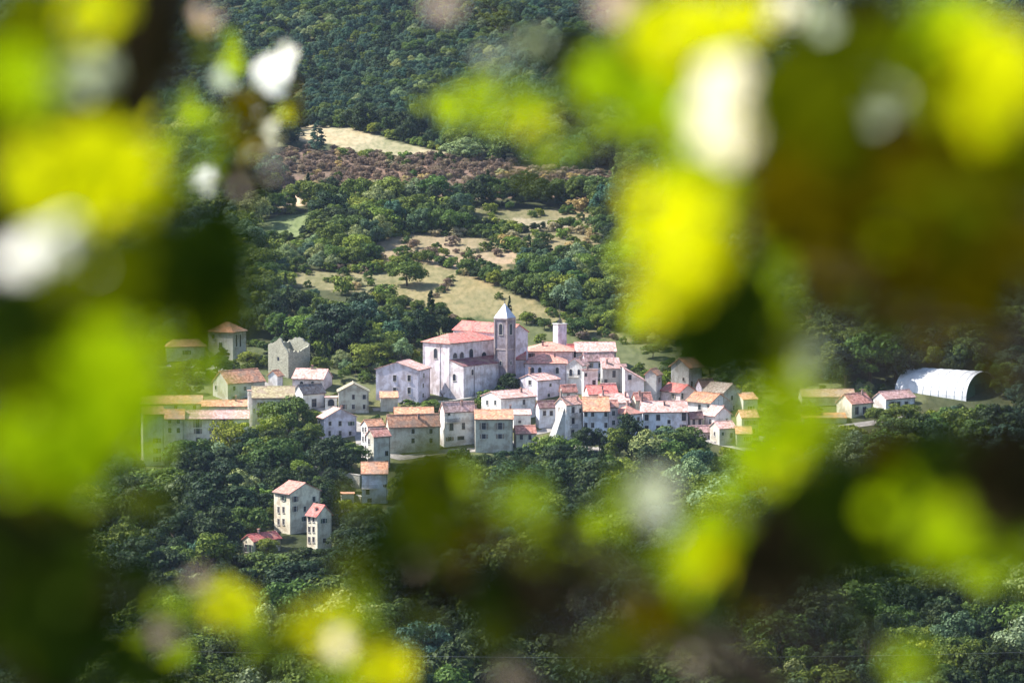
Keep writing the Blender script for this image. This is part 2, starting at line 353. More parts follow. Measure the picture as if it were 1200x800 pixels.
KEEP = []
class House:
    def __init__(s, name, label, xl, xe, xr, eave, base, a, roof, rise, wall, rfc, depth=9., cat='house', group='village houses', win=(), chim=(), balc=(), below=3., wm=None, ov=.45, rmat=None, dirt=.5):
        g = ground(xe, base); s.g = g; m = g.length*K; s.m = m
        aa = R(a); s.a = aa
        s.Lr = (xr-xe)*m/max(cos(aa), .05); s.Ll = (xe-xl)*m/sin(aa) if xe-xl > .5 and a > 9 else depth
        s.h = at(xe, eave, g.y).z-g.z; s.roof = roof; s.rise = rise
        s.root = empty(name, g, aa, label, cat, group)
        s.wm = wm or plaster(wall, dirt); s.rm = rmat or tiles(rfc)
        s.wall, s.ro = volume(s.root, s.Lr, s.Ll, s.h, roof, rise, s.wm, s.rm, below=below, ov=ov)
        s.xl, s.xe, s.xr = xl, xe, xr
        if s.Lr > 6 and rng.random() < .45:
            ax, ay = s.Lr*rng.uniform(.2, .8), s.Ll*.5; az = roof_z(ax, ay, s.Lr, s.Ll, s.h, roof, rise); b = MB()
            b.tube([(ax, ay, az-.3), (ax, ay, az+2.4)], .035, 5); b.tube([(ax-.6, ay, az+2.2), (ax+.6, ay, az+2.2)], .025, 4)
            for q_ in (-.5, -.2, .1, .4): b.tube([(ax+q_, ay-.3, az+2.2), (ax+q_, ay+.3, az+2.2)], .02, 4)
            b.build('aerial', M_rail, s.ro)
        KEEP.append((xl-1.5, xr+1.5, eave-rise/m-2, base-1.5, g.y, g.x, s.Lr, s.Ll, aa))
        for q in win: s.window(*q)
        fr = [q for q in win if q[0] >= xe]; fl = [q for q in win if q[0] < xe]
        tall = base-eave
        for x0_, x1_, have, ln in ((xe, xr, fr, s.Lr), (xl, xe, fl, s.Ll)):
            if have or ln < 4 or x1_-x0_ < 7 or cat != 'house': continue
            n_ = max(1, int((x1_-x0_)/11)); st = 11.5
            for i_ in range(n_):
                for j_ in range(min(3, int((tall-4)/st)+1)):
                    if rng.random() < .82: s.window(x0_+(x1_-x0_)*(i_+.5+rng.uniform(-.06, .06))/n_, eave+6+j_*st, rng.choice([.8, .9, 1.0]), rng.choice([1.2, 1.4, 1.5]), None)
        for q in chim: s.chimney(*q)
        for q in balc: s.balcony(*q)
    def local(s, px, py, oy=0, ox=0):
        "pixel on the left or right face -> (face, local point)"
        dr = ray(px, py); ca, sa = cos(s.a), sin(s.a); g = s.g
        if px >= s.xe:    # right face: plane y_local = oy
            n = Vector((-sa, ca, 0)); p0 = g+n*oy
        else:
            n = Vector((ca, sa, 0)); p0 = g+n*ox
        t = p0.dot(n)/dr.dot(n); q = dr*t-g
        return ('R' if px >= s.xe else 'L'), q.x*ca+q.y*sa, -q.x*sa+q.y*ca, q.z
    def window(s, px, py, w_=1.0, h_=1.5, kind=None):
        f, x, y, z = s.local(px, py)
        kind = kind or rng.choice(['plain', 'plain', 'shut'])
        me = win_mesh(kind, w_, h_)
        if f == 'R': place_part('window', me, s.root, (x, 0, z), 0)
        else: place_part('window', me, s.root, (0, y, z), -pi/2)
    def balcony(s, px, py, w_=2.4):
        f, x, y, z = s.local(px, py); b = MB(); b.box(-w_/2, w_/2, -1.0, 0, -.15, 0, 0)
        for i in range(int(w_/.2)+1):
            xx = -w_/2+.03+i*(w_-.06)/int(w_/.2); b.box(xx-.02, xx+.02, -.98, -.94, 0, .95, 1)
        b.box(-w_/2, w_/2, -1.0, -.93, .95, 1.02, 1)
        for sx in (-1, 1): b.box(sx*(w_/2-.03)-.03, sx*(w_/2-.03)+.03, -.93, -.02, .95, 1.02, 1)
        o = b.build('balcony', [M_trim, M_rail], s.root); o.location = (x, 0, z) if f == 'R' else (0, y, z); o.rotation_euler = (0, 0, 0 if f == 'R' else -pi/2)
    def chimney(s, fx, fy, tall=1.3):
        x, y = s.Lr*fx, s.Ll*fy; chimney(s.ro, x, y, roof_z(x, y, s.Lr, s.Ll, s.h, s.roof, s.rise), tall)
# wall and roof colours
WH = (.78, .76, .74); LAV = (.60, .57, .66); PK = (.74, .62, .62); CR = (.72, .66, .52); GY = (.48, .48, .46); GG = (.52, .50, .42); BL = (.62, .65, .72)
RS = (.58, .25, .19); RP = (.58, .33, .29); RR = (.50, .14, .12); RO = (.56, .26, .15); RD = (.24, .13, .12)
H = House
def wins(xs, ys, w_=1.0, h_=1.5, kind=None): return [(x, y, w_, h_, kind) for y in ys for x in xs]
H('house', 'lavender gabled house with two rows of small windows left of the church', 440, 490, 503, 434, 474, 70, 'gx', 2.3, LAV, RP, win=wins([462.5, 479.5], [443, 457.5], 1.0, 1.9, 'plain')+[(479, 470.5, 1.2, 1.2, 'plain')])
H('house', 'low house with dark red roof tucked between bell tower and hipped roof house', 603, 603, 616, 421, 452, 0, 'gx', 1.8, LAV, RR, win=[(618, 428, 1, 1.4)])
# the quarter round the square turret
H('house', 'upper house with broad salmon roof and paired windows below the square turret', 616, 617, 672, 412, 441, 0, 'hip', 2.6, PK, RS, depth=13, win=wins([621, 625], [417], 1.0, 1.7, 'plain')+[(640, 418, 1, 1.4)], chim=[(.35, .3, 1.2)])
H('house', 'long salmon roofed house at the top right of the village under the field', 675, 675, 722, 412, 436, 4, 'gx', 2.4, GY, RP, depth=11, win=[(719, 418, .8, 1.2)])
H('house', 'lavender house with bright red hipped roof and three arched windows', 614, 615, 664, 426, 453, 0, 'hip', 2.8, LAV, RS, depth=13, win=wins([624, 632.5, 653], [434], 1.0, 2.0, 'arch')+wins([630, 650], [444]), chim=[(.72, .3, 1.3)])
H('house', 'house with long roof behind the flat roofed block', 682, 686, 720, 422, 446, 20, 'gx', 2.2, LAV, RP)
H('house', 'small gabled white house with an iron balcony under its two doors', 664, 682, 690, 428, 462, 65, 'gx', 2.0, WH, RP, win=[(669, 436.5, 1.0, 2.2, 'arch'), (678.5, 436, .9, 1.8, 'arch')], balc=[(672, 441.5, 3.6)], chim=[(.5, .3, 1)])
H('house', 'white block with flat dark rimmed roof and scattered small windows', 682, 684, 700.5, 434, 467, 12, 'flat', 0, WH, RD, win=[(686.5, 439, .8, 1.1), (696, 448, 1.0, 1.5), (690, 452, .8, 1), (697, 459, .8, 1.1)], ov=.9, chim=[(.3, .3, 1.0)])
H('house', 'grey fronted house with pale roof and one tall window right of the white block', 704, 706, 727, 431, 459, 10, 'sx', 2.4, GY, RP, win=[(719.5, 438, 1.1, 2.2, 'plain'), (710, 447, 1.1, 1.6)], chim=[(.3, .5, 1.2)])
H('house', 'dark grey narrow house squeezed behind the white monopitch gable', 727, 727, 734, 430, 459, 0, 'flat', 0, GY, RD)
H('house', 'white gable end with one window and a roof line falling to the right', 731.5, 732, 755, 446, 472, 3, 'syr', 3.6, WH, RP, win=[(738, 442, 1.1, 1.6, 'plain')])
H('house', 'grey shaded gabled house standing on a dark stone basement', 756, 769, 776, 439, 472, 64, 'gx', 1.6, GY, RO)
H('house', 'house with white side wall and lavender gable below the red hipped roof', 609, 630, 656, 446, 469, 40, 'gx', 1.6, LAV, RP, win=[(621, 448, 1.3, 1.4), (645, 451, .8, .9, 'plain'), (643, 463, 1, 1)], chim=[(.05, .5, 1.9)])
H('house', 'white house with pink roof and small gable left of the buttressed house', 564, 587, 628, 467, 497, 36, 'gx', 1.7, WH, RP, win=wins([571, 580.5], [471.5], 1, 1.4, 'plain')+[(614, 471, .9, 1.6), (600, 484, 1, 1.4), (615, 486, 1, 1.4)], chim=[(.75, .3, 1.2)])
H('house', 'low blue grey house with dark roof squeezed left of the leaning buttress', 628, 632, 652, 477, 502, 20, 'gx', 1.6, BL, RD, depth=7, win=[(638, 484, 1, 1.5), (646, 484, 1, 1.5)])
H('house', 'small red roofed house between the square turret and the long salmon roofed house', 662, 668, 680, 411, 432, 25, 'gx', 1.8, PK, RR, depth=7)
H('house', 'small pink house behind the red roofed middle house', 703, 705, 722, 457, 474, 15, 'gx', 1.8, PK, RP, depth=7, win=[(712, 463, 1, 1.4)])
H('house', 'low cream house with rusty roof right of the white gable end', 741, 745, 764, 468, 484, 20, 'gx', 1.8, CR, RS, depth=7, chim=[(.3, .3, 1.2)])
H('house', 'small stone house with two openings right of the long white front house', 806, 809, 824, 489, 506, 20, 'gx', 1.4, GY, RD, depth=7, win=[(813, 494, 1, 1.8, 'plain'), (820, 494, 1, 1.8, 'plain')])
H('house', 'narrow tall pink house between the corner house and the orange roofed front house', 712, 714, 724, 476, 512, 10, 'gx', 1.6, PK, RS, depth=8, win=wins([719], [484, 495], .9, 1.4, 'plain'))
H('house', 'lavender house with dull roof right of the tall orange roofed house', 816, 822, 838, 452, 470, 30, 'gx', 1.8, LAV, RD, depth=8)
H('house', 'small grey house beside the pink lean house under the lavender hipped roof house', 656, 659, 676, 458, 480, 20, 'gx', 1.6, GY, RS, depth=7, win=[(666, 464, 1, 1.4)])
# front rank
h12 = H('house', 'tall narrow white house with sunlit side, stacked balconies and a leaning buttress', 651, 663.5, 683, 474, 519, 40, 'gx', 2.0, WH, (.72, .38, .29), win=wins([671.5], [480, 493], 1.2, 1.9, 'plain')+[(671, 507, 1.3, 1.9, 'plain'), (680, 481, .8, 1.2)], balc=[(671.5, 487.5, 2.6), (671.5, 501, 2.6)], chim=[(.0, .5, 1.8), (.8, .2, 1)])
H('house', 'bluish house with orange roof and three rows of small windows behind two bushes', 683.5, 684, 714, 481.5, 520, 2, 'gx', 3.6, BL, RO, depth=12, win=wins([686.5, 694.5, 710], [485, 498], .9, 1.5, 'plain')+[(694, 509, 1.2, 1.6)])
H('house', 'red roofed house in the middle behind the orange roofed front house', 688, 690, 724, 462, 479, 8, 'gx', 2.2, PK, RR, chim=[(.5, .2, 1.4)])
H('house', 'house with long pink roof climbing behind the corner house', 704, 706, 738, 472, 488, 8, 'gx', 2.2, PK, RP, depth=10, chim=[(.1, .4, 1.6), (.9, .3, 1.5)])
H('house', 'corner house with white sunlit left side and a small annex roof below', 717, 733, 753, 486, 514, 40, 'hip', 2.4, BL, RS, win=[(722.5, 490.5, 1.1, 1.8), (748, 491, 1.0, 1.4), (718.5, 503, 1, 1.4)], chim=[(.7, .7, 2.0)])
H('house', 'long white front house with four dark windows and pink roof above the trees', 752.5, 753, 806, 482.5, 508, 3, 'gx', 2.6, BL, RP, depth=10, win=wins([757.7, 771.3], [489, 502], 1.2, 1.8, 'plain')+[(801.5, 488, 1.3, 2.6, 'plain'), (801.5, 500.5, 1.2, 1.6), (784, 494, .9, 1.2)], chim=[(.02, .5, 2.6), (.5, .3, 1.2)])
H('house', 'pink house with small dark pitched roof below the tall orange roofed house', 775.5, 797, 816, 459.5, 476, 42, 'gy', 2.0, PK, RR, win=[(789, 464, .9, 1.5), (799.5, 464, .9, 1.8), (803, 470, 1, 1)])
H('house', 'tall house with overhanging orange roof standing highest on the right', 787, 807, 823.5, 430, 464, 48, 'gx', 2.4, GY, RO, win=[(801, 444, .8, .9), (810.5, 450, 1.0, 1.9, 'plain')], ov=.8)
H('house', 'white house with orange roof and round headed gable window in the lower right', 805, 833, 855, 472, 489, 48, 'gy', 2.4, WH, RO, win=[(819.8, 477, 1.1, 1.6, 'plain'), (845, 477, .8, .9), (801.5, 476, .8, 1), (830, 476, .6, .9)])
H('house', 'white house with sunlit pink roof and square annex at the right end of the village', 825, 838, 858, 487, 506, 42, 'gy', 2.4, WH, RP, win=[(832.5, 494, .9, 1.5), (851.5, 492, .7, .8)], chim=[(.9, .5, 1.8)])
H('house', 'low grey green house with flat pink roof at the lower right edge of the village', 833, 843, 863, 502, 522, 25, 'gx', 1.7, GG, RP, win=[(857, 510, .9, 1.6), (847, 508, .8, 1)])
H('house', 'small orange roofed cottage beside the lower right garden', 862.5, 863, 881, 508, 524, 2, 'gx', 1.6, GG, RO, depth=7, win=[(876, 514, 1, 1.3)])
H('house', 'yellow green washed house with tan roof at the right end', 864, 869, 889, 489, 512, 15, 'gx', 1.8, GG, RO, win=[(876, 495, .9, 1.3), (884, 495, .9, 1.3), (883, 505, 1, 1.5)])
H('house', 'stone grey house with brown pitched roof behind the right hand houses', 825, 848, 869, 460, 484, 47, 'gy', 2.4, GG, (.33, .26, .2), win=[(838, 462, .9, 1.0)])
H('house', 'low tan house partly behind leaves at the far right of the village', 866, 871, 888, 468, 486, 18, 'sx', 1.4, GG, RO, win=[(880, 478, 1, 1.2)])
H('house', 'small low house with pale roof under the long white front house', 806, 810, 842, 506, 516, 20, 'gx', 1.5, PK, RP)
# lower middle
H('house', 'white house with pink roof, balcony and two doors in the lower middle', 515.5, 521, 557, 481.5, 524, 26, 'gx', 2.2, WH, (.70, .42, .36), win=[(529, 500, 1.3, 2.2, 'plain'), (543, 499, 1.0, 2.0, 'plain'), (526, 484.7, .8, 1), (540, 513, 2.2, 1.1, 'plain'), (527, 514, 1.2, 1.2)], balc=[(530, 494, 4.6)], chim=[(.6, .3, 1.2)])
H('house', 'pale yellow house with orange roof joined to the balcony house', 556.5, 557, 601, 491, 530, 2, 'gx', 2.2, GG, RO, depth=10, win=wins([567, 586], [499], 1.2, 2.0, 'shut')+wins([567, 586], [511], 1.1, 1.4, 'shut'), chim=[(.03, .6, 1.8), (.95, .6, 1.6)])
H('house', 'low white outbuilding at the end of the pale yellow house', 601.5, 602, 622, 486, 505, 2, 'sx', .8, WH, RP, depth=6, win=[(609, 494, .8, .8)])
H('house', 'small cream house with brown roof below the low white outbuilding', 602, 605, 628, 507, 524, 12, 'gx', 1.8, CR, RS, depth=7, win=wins([611, 621], [512], .9, 1.4))
H('house', 'dull green house with orange roof half hidden by blurred leaves', 452, 456, 515, 499, 532, 14, 'gx', 3.0, GG, RO, depth=12, win=wins([484, 505], [505, 516]), chim=[(.6, .3, 1.3)])
H('house', 'house with brick orange roof just behind the dull green house', 462, 463, 508, 487, 502, 4, 'gx', 2.0, GY, RO, depth=8)
H('house', 'tall white terrace house with bright side full of windows at the village edge', 423, 431, 450, 499, 548, 30, 'gx', 1.5, WH, RO, win=wins([425.5, 428.5], [503, 514, 525, 536], .9, 1.5, 'plain'))
H('house', 'lower white house with orange roof leaning on the tall terrace house', 429, 438, 457, 511, 551, 34, 'gx', 1.8, GG, RS, win=wins([432.5], [517, 530, 540], .9, 1.6, 'plain')+wins([453], [531, 542], 1.2, 1.5))
H('house', 'pale blue house with flat orange roof below the terrace', 423.5, 424, 454, 554.5, 590, 2, 'gx', 2.6, BL, RO, depth=8, win=[(431, 576, 1.0, 1.5), (452, 569, .6, .8), (433, 586, 1.2, 1.2)], balc=[(433, 572, 4.5)])
H('house', 'tall square house with sunlit cream side and six small windows', 320, 340, 374, 578.5, 626, 42, 'gy', 2.4, CR, (.42, .19, .15), win=wins([326.5, 332.3], [597, 611], .8, 1.6, 'plain')+[(332, 583.5, 1.0, 1.3)])
H('house', 'slim three storey house with cream side and red roof below the tall square house', 359, 372, 388, 604, 644, 42, 'gy', 2.4, CR, RR, win=wins([362.5, 367.5], [608, 620, 632], .8, 1.5, 'plain'), chim=[(.2, .4, .8), (.8, .4, .8)])
H('house', 'low red roofed cottage with sunlit end wall among trees at the bottom left', 283, 297, 327, 634, 649, 45, 'gx', 1.4, CR, RR, win=[(288.5, 642, 1.0, 2.0, 'plain'), (293.5, 642.5, 1, 2)], chim=[(.4, .5, 1)])
H('house', 'small pillar like shed with flat tan roof beside the pale blue house', 399, 400, 415, 579, 600, 4, 'flat', 0, CR, RO, depth=4, cat='shed', group='village sheds')
# left part
H('house', 'low cream house with square hipped roof at the far upper left', 193, 196, 240, 407, 424, 12, 'hip', 2.4, CR, RO, depth=10, win=[(219, 413, 1.3, 1.4)])
H('house', 'tall hip roofed house with columned side beside the low cream house', 243, 273, 287, 390, 422, 62, 'hip', 3.2, GG, RO, win=[(250, 394, 1, 1.4), (258.5, 404, 1.3, 1.6), (277, 399, .9, 4, 'plain'), (281.5, 399, .9, 4, 'plain')])
H('house', 'pale green gabled house with a broad orange roof in the upper left', 248, 267, 308, 449, 470, 40, 'gx', 3.4, GG, RO, depth=11, win=[(253, 454, 1, 1.3)])
H('house', 'small white gabled annex right of the broad orange roof', 314, 325, 331, 440, 456, 60, 'gx', 1.4, WH, RO)
H('house', 'small house with pink roof, chimney and two arched windows above the white gabled house', 342, 379, 388, 444, 458, 72, 'gy', 2.6, PK, RP, win=wins([353.5, 366.5], [449.5], 1.2, 1.5, 'arch'), chim=[(.5, .5, 1.0)])
H('house', 'small white gabled house with dark slate roof and wide dark door', 344, 355, 380, 461, 481, 40, 'gx', 2.4, WH, (.15, .13, .13), win=[(368, 472, 1.8, 2.6, 'plain')])
H('house', 'white porch with an arched opening beside the dark roofed white house', 380.5, 381, 395, 466, 480, 2, 'flat', 0, WH, RP, depth=5, win=[(388, 471.5, 2.0, 2.2, 'arch')])
H('house', 'gabled house with a broad grey lavender gable and pink roof edge by the big tree', 371.5, 380, 417, 490, 516, 28, 'gy', 2.6, LAV, RP, win=[(374.5, 497, .8, 2.2, 'plain')], chim=[(.6, .3, 1)])
H('house', 'dull green house with low gabled roof right of the white porch', 396, 397, 432, 459, 484, 4, 'gy', 2.4, GG, (.3, .27, .18), depth=8)
H('house', 'small hut with an orange lean-to roof under the lavender gabled house', 445.5, 446, 466, 466, 482, 3, 'sx', 1.2, GG, RO, depth=5, cat='shed', group='village sheds')
H('house', 'rear terrace house with long tan roof at the left edge of the village', 165, 166, 236, 473, 490, 2, 'gx', 1.9, CR, RO, depth=8, win=[(206, 477, 1, 1.2), (228, 477, 1, 1.2)])
H('house', 'middle terrace house with pale orange roof behind the long terrace', 236.5, 237, 289, 476, 496, 2, 'gx', 1.4, GG, RO, depth=7, chim=[(.75, .4, 1.6)])
H('house', 'long terrace house with two rows of small windows and stepped orange roof', 215.5, 216, 291, 490.5, 522, 3, 'gx', 1.9, CR, RP, depth=8, win=wins([231.5], [496], 1.2, 2.4, 'shut')+wins([250, 262, 270], [494.5], 1.0, 1.4)+wins([250, 232], [505, 515.5], 1.1, 1.5))
H('house', 'narrow house with ochre roof joined to the left end of the long terrace', 191, 192, 215.5, 490.5, 524, 2, 'gx', 2.3, GG, RO, depth=8, win=wins([199, 209], [493.5], 1, 1.2)+wins([199, 209], [504]))
H('house', 'tall pale house with one thin sunlit edge at the far left', 163.5, 168, 192, 485, 546, 12, 'gx', 1.8, GG, RO, depth=11, win=wins([184], [516, 528, 538], 1, 1.5, 'shut'))
H('house', 'wide grey green house with low brown roof above the big round tree', 294, 296, 345, 466, 505, 4, 'gx', 2.8, GG, (.34, .27, .15), depth=11, win=wins([306, 330], [474, 486], 1.0, 1.5))
H('chimney_tower', 'slim white chimney tower at the right end of the long terrace', 290, 291, 296, 458, 500, 8, 'flat', 0, WH, RP, depth=1.5, cat='tower', group='village sheds')
H('shed', 'low shed with dark pitched roof in front of the narrow terrace house', 191, 193, 217, 508, 521, 10, 'sx', 1.0, CR, RD, depth=5, cat='shed', group='village sheds')
# right, beyond the blurred leaves
H('farmhouse', 'small farmhouse with cream gable and orange roof left of the white hangar', 982, 998, 1024, 473, 490, 40, 'gx', 2.6, CR, RS, win=[(1004, 481, 1.6, 2.4, 'plain'), (1013, 481, 1.6, 2.4, 'plain')], group='farm buildings', chim=[(.8, .4, 1.4)])
H('farmhouse', 'long low farmhouse with white gable and pink roof next to the white hangar', 1025, 1038, 1075, 467.5, 481, 38, 'gx', 1.9, WH, RP, win=[(1046, 473, 1.4, 1.4), (1053, 473, 1.4, 1.4), (1062, 473, 1.4, 1.4)], group='farm buildings')
H('barn', 'low barn with wide brown roof behind the cream gabled farmhouse', 938, 940, 1002, 465, 476, 3, 'gx', 1.8, GG, (.33, .2, .12), depth=9, cat='barn', group='farm buildings')
H('barn', 'low open shed with rusty orange roof in front of the brown roofed barn', 940, 941, 992, 490, 497, 3, 'sx', .9, GG, (.5, .22, .1), depth=5, cat='barn', group='farm buildings')
# leaning buttress of the tall white house (part of it)
b = MB(); V = [(-.02, h12.Ll*.15, h12.h-1), (-.02, h12.Ll*.55, h12.h-1), (-5.2, h12.Ll*.15, -1), (-5.2, h12.Ll*.75, -1), (-.02, h12.Ll*.15, -1), (-.02, h12.Ll*.75, -1)]
b.add(V, [(0, 1, 3, 2), (0, 2, 4), (1, 5, 3), (2, 3, 5, 4), (0, 4, 5, 1)]); b.build('buttress', plaster(GY), h12.root)

def lane(pts, wd, name='lane'):
    P = [ground(*p) for p in pts]; Q = []
    for p, q in zip(P[:-1], P[1:]):
        n = max(2, int((q-p).length/1.5)); Q += [p.lerp(q, i/n) for i in range(n)]
    Q.append(P[-1]); V = []
    for i, p in enumerate(Q):
        t = Q[min(i+1, len(Q)-1)]-Q[max(i-1, 0)]; t.z = 0; t.normalize(); n = Vector((-t.y, t.x, 0))
        for k in (-1, -.33, .33, 1): x, y = p.x+n.x*wd/2*k, p.y+n.y*wd/2*k; V.append((x, y, float(gz(x, y))+.12))
    F = [(i*4+j, i*4+j+1, i*4+j+5, i*4+j+4) for i in range(len(Q)-1) for j in range(3)]
    tag(mesh_obj(name, V, F, plain('worn_asphalt', (.26, .24, .22), .9, 0, .3, .5)), kind='structure')
lane([(424, 520), (470, 537), (520, 529), (560, 527), (626, 515), (650, 523), (700, 527), (760, 515), (815, 512), (880, 527), (930, 520), (990, 500), (1080, 488)], 4.5)
lane([(556, 482), (604, 500), (626, 508), (640, 505), (660, 478), (690, 476), (735, 477), (760, 480), (806, 484), (820, 488)], 3.5)
lane([(196, 428), (245, 430), (300, 446), (334, 462), (392, 486), (420, 498), (424, 520)], 3.5)
lane([(437, 480), (500, 478), (545, 476), (560, 480)], 3.5)

# ------------------------------------------------------------------ church
def church():
    a = R(50); g = ground(543, 470); m = g.length*K
    root = empty('church', g, a, 'large pale church with red roofs, dark aisle roof and pointed bell tower', 'church')
    Wl = (543-495)*m/sin(a); ais = (543-527)*m/sin(a); Lr = 22.5
    h_a = at(543, 429.5, g.y).z-g.z
    yn = ais; gn = g+Vector((-sin(a)*yn, cos(a)*yn, 0)); h_n = at(527, 403, gn.y).z-g.z
    long_w = plaster((.74, .66, .68), .7); fac = plaster((.52, .50, .58), 1.)
    volume(root, Lr, Wl-ais, h_n, 'hip', 2.7, plaster((.70, .64, .68), .8), tiles((.56, .19, .155)), off=(0, ais), wall='nave_wall', rname='nave_roof', ov=.6)
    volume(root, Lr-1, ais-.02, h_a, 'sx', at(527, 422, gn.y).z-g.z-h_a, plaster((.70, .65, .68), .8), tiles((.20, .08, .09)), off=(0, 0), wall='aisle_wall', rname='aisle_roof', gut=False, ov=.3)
    # facade dressing: base, pilasters
    pm = plaster((.6, .56, .6), .8)
    def one(nm, bx, mt):
        b = MB(); b.box(*bx); b.build(nm, mt, root)
    for yy in (ais+.05, ais+4.0, Wl-.35): one('pilaster', (-.14, -.005, yy, yy+.32, -2, h_n-.05), pm)
    one('frieze', (-.10, -.004, ais+.6, Wl-.6, h_n-.6, h_n-.1), pm); one('plinth', (-.08, -.003, .5, Wl-.6, -2, 1.0), pm)
    for xx in (.0, 8.4, 16.4): one('pilaster', (xx, xx+.3, -.12, -.004, -2, h_a-.1), pm)
    b = MB(); b.tube([(5.2, -.12, h_a), (5.2, -.12, -1)], .09); b.build('drainpipe', M_gut, root)
    hs = House.__new__(House); hs.g = g; hs.a = a; hs.xe = 543; hs.root = root
    def lp(px, py, face, off):
        hs.xe = 0 if face == 'R' else 9999
        return hs.local(px, py, oy=off, ox=off)
    for px, py, w_, h_, k, face, off in [(510.5, 414, 1.5, 3.2, 'arch', 'L', 0), (532.5, 442, 1.2, 2.2, 'arch', 'L', 0),
            (533, 416.5, 1.9, 1.7, 'arch', 'R', ais), (541, 416, 1.9, 2.0, 'arch', 'R', ais), (552, 414.5, 1.9, 3.2, 'arch', 'R', ais), (567, 416, 2.4, 2.0, 'arch', 'R', ais), (553.5, 436, .9, 1.8, 'arch', 'R', 0)]:
        f, x, y, z = lp(px, py, face, off)
        place_part('window', win_mesh(k, w_, h_), root, (x, off, z) if face == 'R' else (0, y, z), 0 if face == 'R' else -pi/2)
    # rear block with gable
    x0 = Lr+.02
    volume(root, 9, 24, h_n+2.2, 'gy', 2.4, plaster((.66, .60, .66), .7), tiles(RR), off=(x0, ais-6), wall='transept_wall', rname='transept_roof', gut=False)
    # bell tower
    gt = ground(594, 441); s5 = 4.6; at_ = R(57)
    q = at(594, 437, g.y+11.5); tw = MB()
    lx = (q-g).x*cos(a)+(q-g).y*sin(a); ly = -(q-g).x*sin(a)+(q-g).y*cos(a)
    T = bpy.data.objects.new('bell_tower', None)
    zt = at(594, 374.5, q.y).z-g.z; zc = at(594, 401, q.y).z-g.z
    dr = at_-a; ca, sa = cos(dr), sin(dr)
    def build(name, bb, mats, par): 
        o = bb.build(name, mats, par); return o
    tw.box(0, s5, 0, s5, -8, zt)
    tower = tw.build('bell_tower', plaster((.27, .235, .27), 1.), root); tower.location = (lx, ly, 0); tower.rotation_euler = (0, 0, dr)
    b = MB(); b.box(-.3, s5+.3, -.3, s5+.3, zt, zt+.45); b.box(-.15, s5+.15, -.15, s5+.15, zt-.35, zt-.003)
    b.box(-.12, s5+.12, -.12, s5+.12, zc-2.6, zc-2.2)
    for cx in (0, s5):
        for cy in (0, s5): b.box(cx-.25, cx+.25, cy-.25, cy+.25, -8, zt-.36)
    b.build('cornice', plaster((.40, .33, .33), .7), tower)
    b = MB(); e = -.25; E = s5+.25; c5 = s5/2; zz = zt+.452; ap = zz+4.6
    b.add([(e, e, zz), (E, e, zz), (E, E, zz), (e, E, zz), (c5, c5, ap)], [(3, 2, 1, 0), (0, 1, 4), (1, 2, 4), (2, 3, 4), (3, 0, 4)])
    sp = b.build('spire', plain('lead_sheet', (.40, .42, .50), .45, .2, .12, 1.5), tower)
    b = MB(); b.tube([(c5, c5, ap-.3), (c5, c5, ap+1.7)], .07); b.tube([(c5-.5, c5, ap+1.15), (c5+.5, c5, ap+1.15)], .06)
    b.add([(c5+.25*cos(t)*cos(p), c5+.25*sin(t)*cos(p), ap+.2+.25*sin(p)) for p in (-1.2, 0, 1.2) for t in [k*pi/3 for k in range(6)]], [(r*6+k, r*6+(k+1) % 6, (r+1)*6+(k+1) % 6, (r+1)*6+k) for r in (0, 1) for k in range(6)])
    b.build('finial_cross', M_rail, sp)
    for rz_, x_, y_ in ((0, c5, 0), (-pi/2, 0, c5)):
        place_part('belfry_opening', win_mesh('arch', 1.3, 3.6), tower, (x_, y_, zt-3.2), rz_)
        place_part('window', win_mesh('arch', .8, 1.4), tower, (x_, y_, zt-14), rz_)
church()
def turret():
    g = ground(652, 430); a = R(30); m = g.length*K; w_ = 16*m/(cos(a)+sin(a)); g = ground(654, 428)
    root = empty('turret', g, a, 'small square lavender turret with flat top carrying an iron bell cage and mast', 'tower')
    h = at(654, 380.5, g.y).z-g.z; b = MB(); b.box(0, w_, 0, w_, -3, h); b.build('wall', plaster(LAV, .9), root)
    b = MB(); b.box(-.25, w_+.25, -.25, w_+.25, h+.003, h+.3); b.build('cornice', plaster((.55, .55, .52)), root)
    b = MB(); c = w_/2
    for i in range(8):
        t0 = 2*pi*i/8; b.tube([(c+cos(t0)*.8, c+sin(t0)*.8, h+.3), (c+cos(t0)*.7, c+sin(t0)*.7, h+1.0), (c+cos(t0)*.25, c+sin(t0)*.25, h+1.7), (c, c, h+1.9)], .09, 5)
    for r_, z_ in ((.8, .5), (.7, 1.0)): b.tube([(c+cos(k*pi/6)*r_, c+sin(k*pi/6)*r_, h+z_) for k in range(13)], .06, 5)
    b.tube([(c, c, h+1.8), (c, c, h+7.5)], [.13, .06], 5); b.tube([(c-.5, c, h+3), (c+.5, c, h+3)], .04)
    b.build('bell_cage', M_rail, root)
    b = MB(); prof = [(0, .75), (.2, .72), (.28, .5), (.36, .2), (.45, 0)]
    V = [(c+r_*cos(2*pi*k/12), c+r_*sin(2*pi*k/12), h+.5+z_) for r_, z_ in prof for k in range(12)]
    b.add(V, [(r_*12+k, r_*12+(k+1) % 12, (r_+1)*12+(k+1) % 12, (r_+1)*12+k) for r_ in range(4) for k in range(12)]); b.build('bell', plain('bronze', (.2, .15, .08), .4, .8), root)
turret()
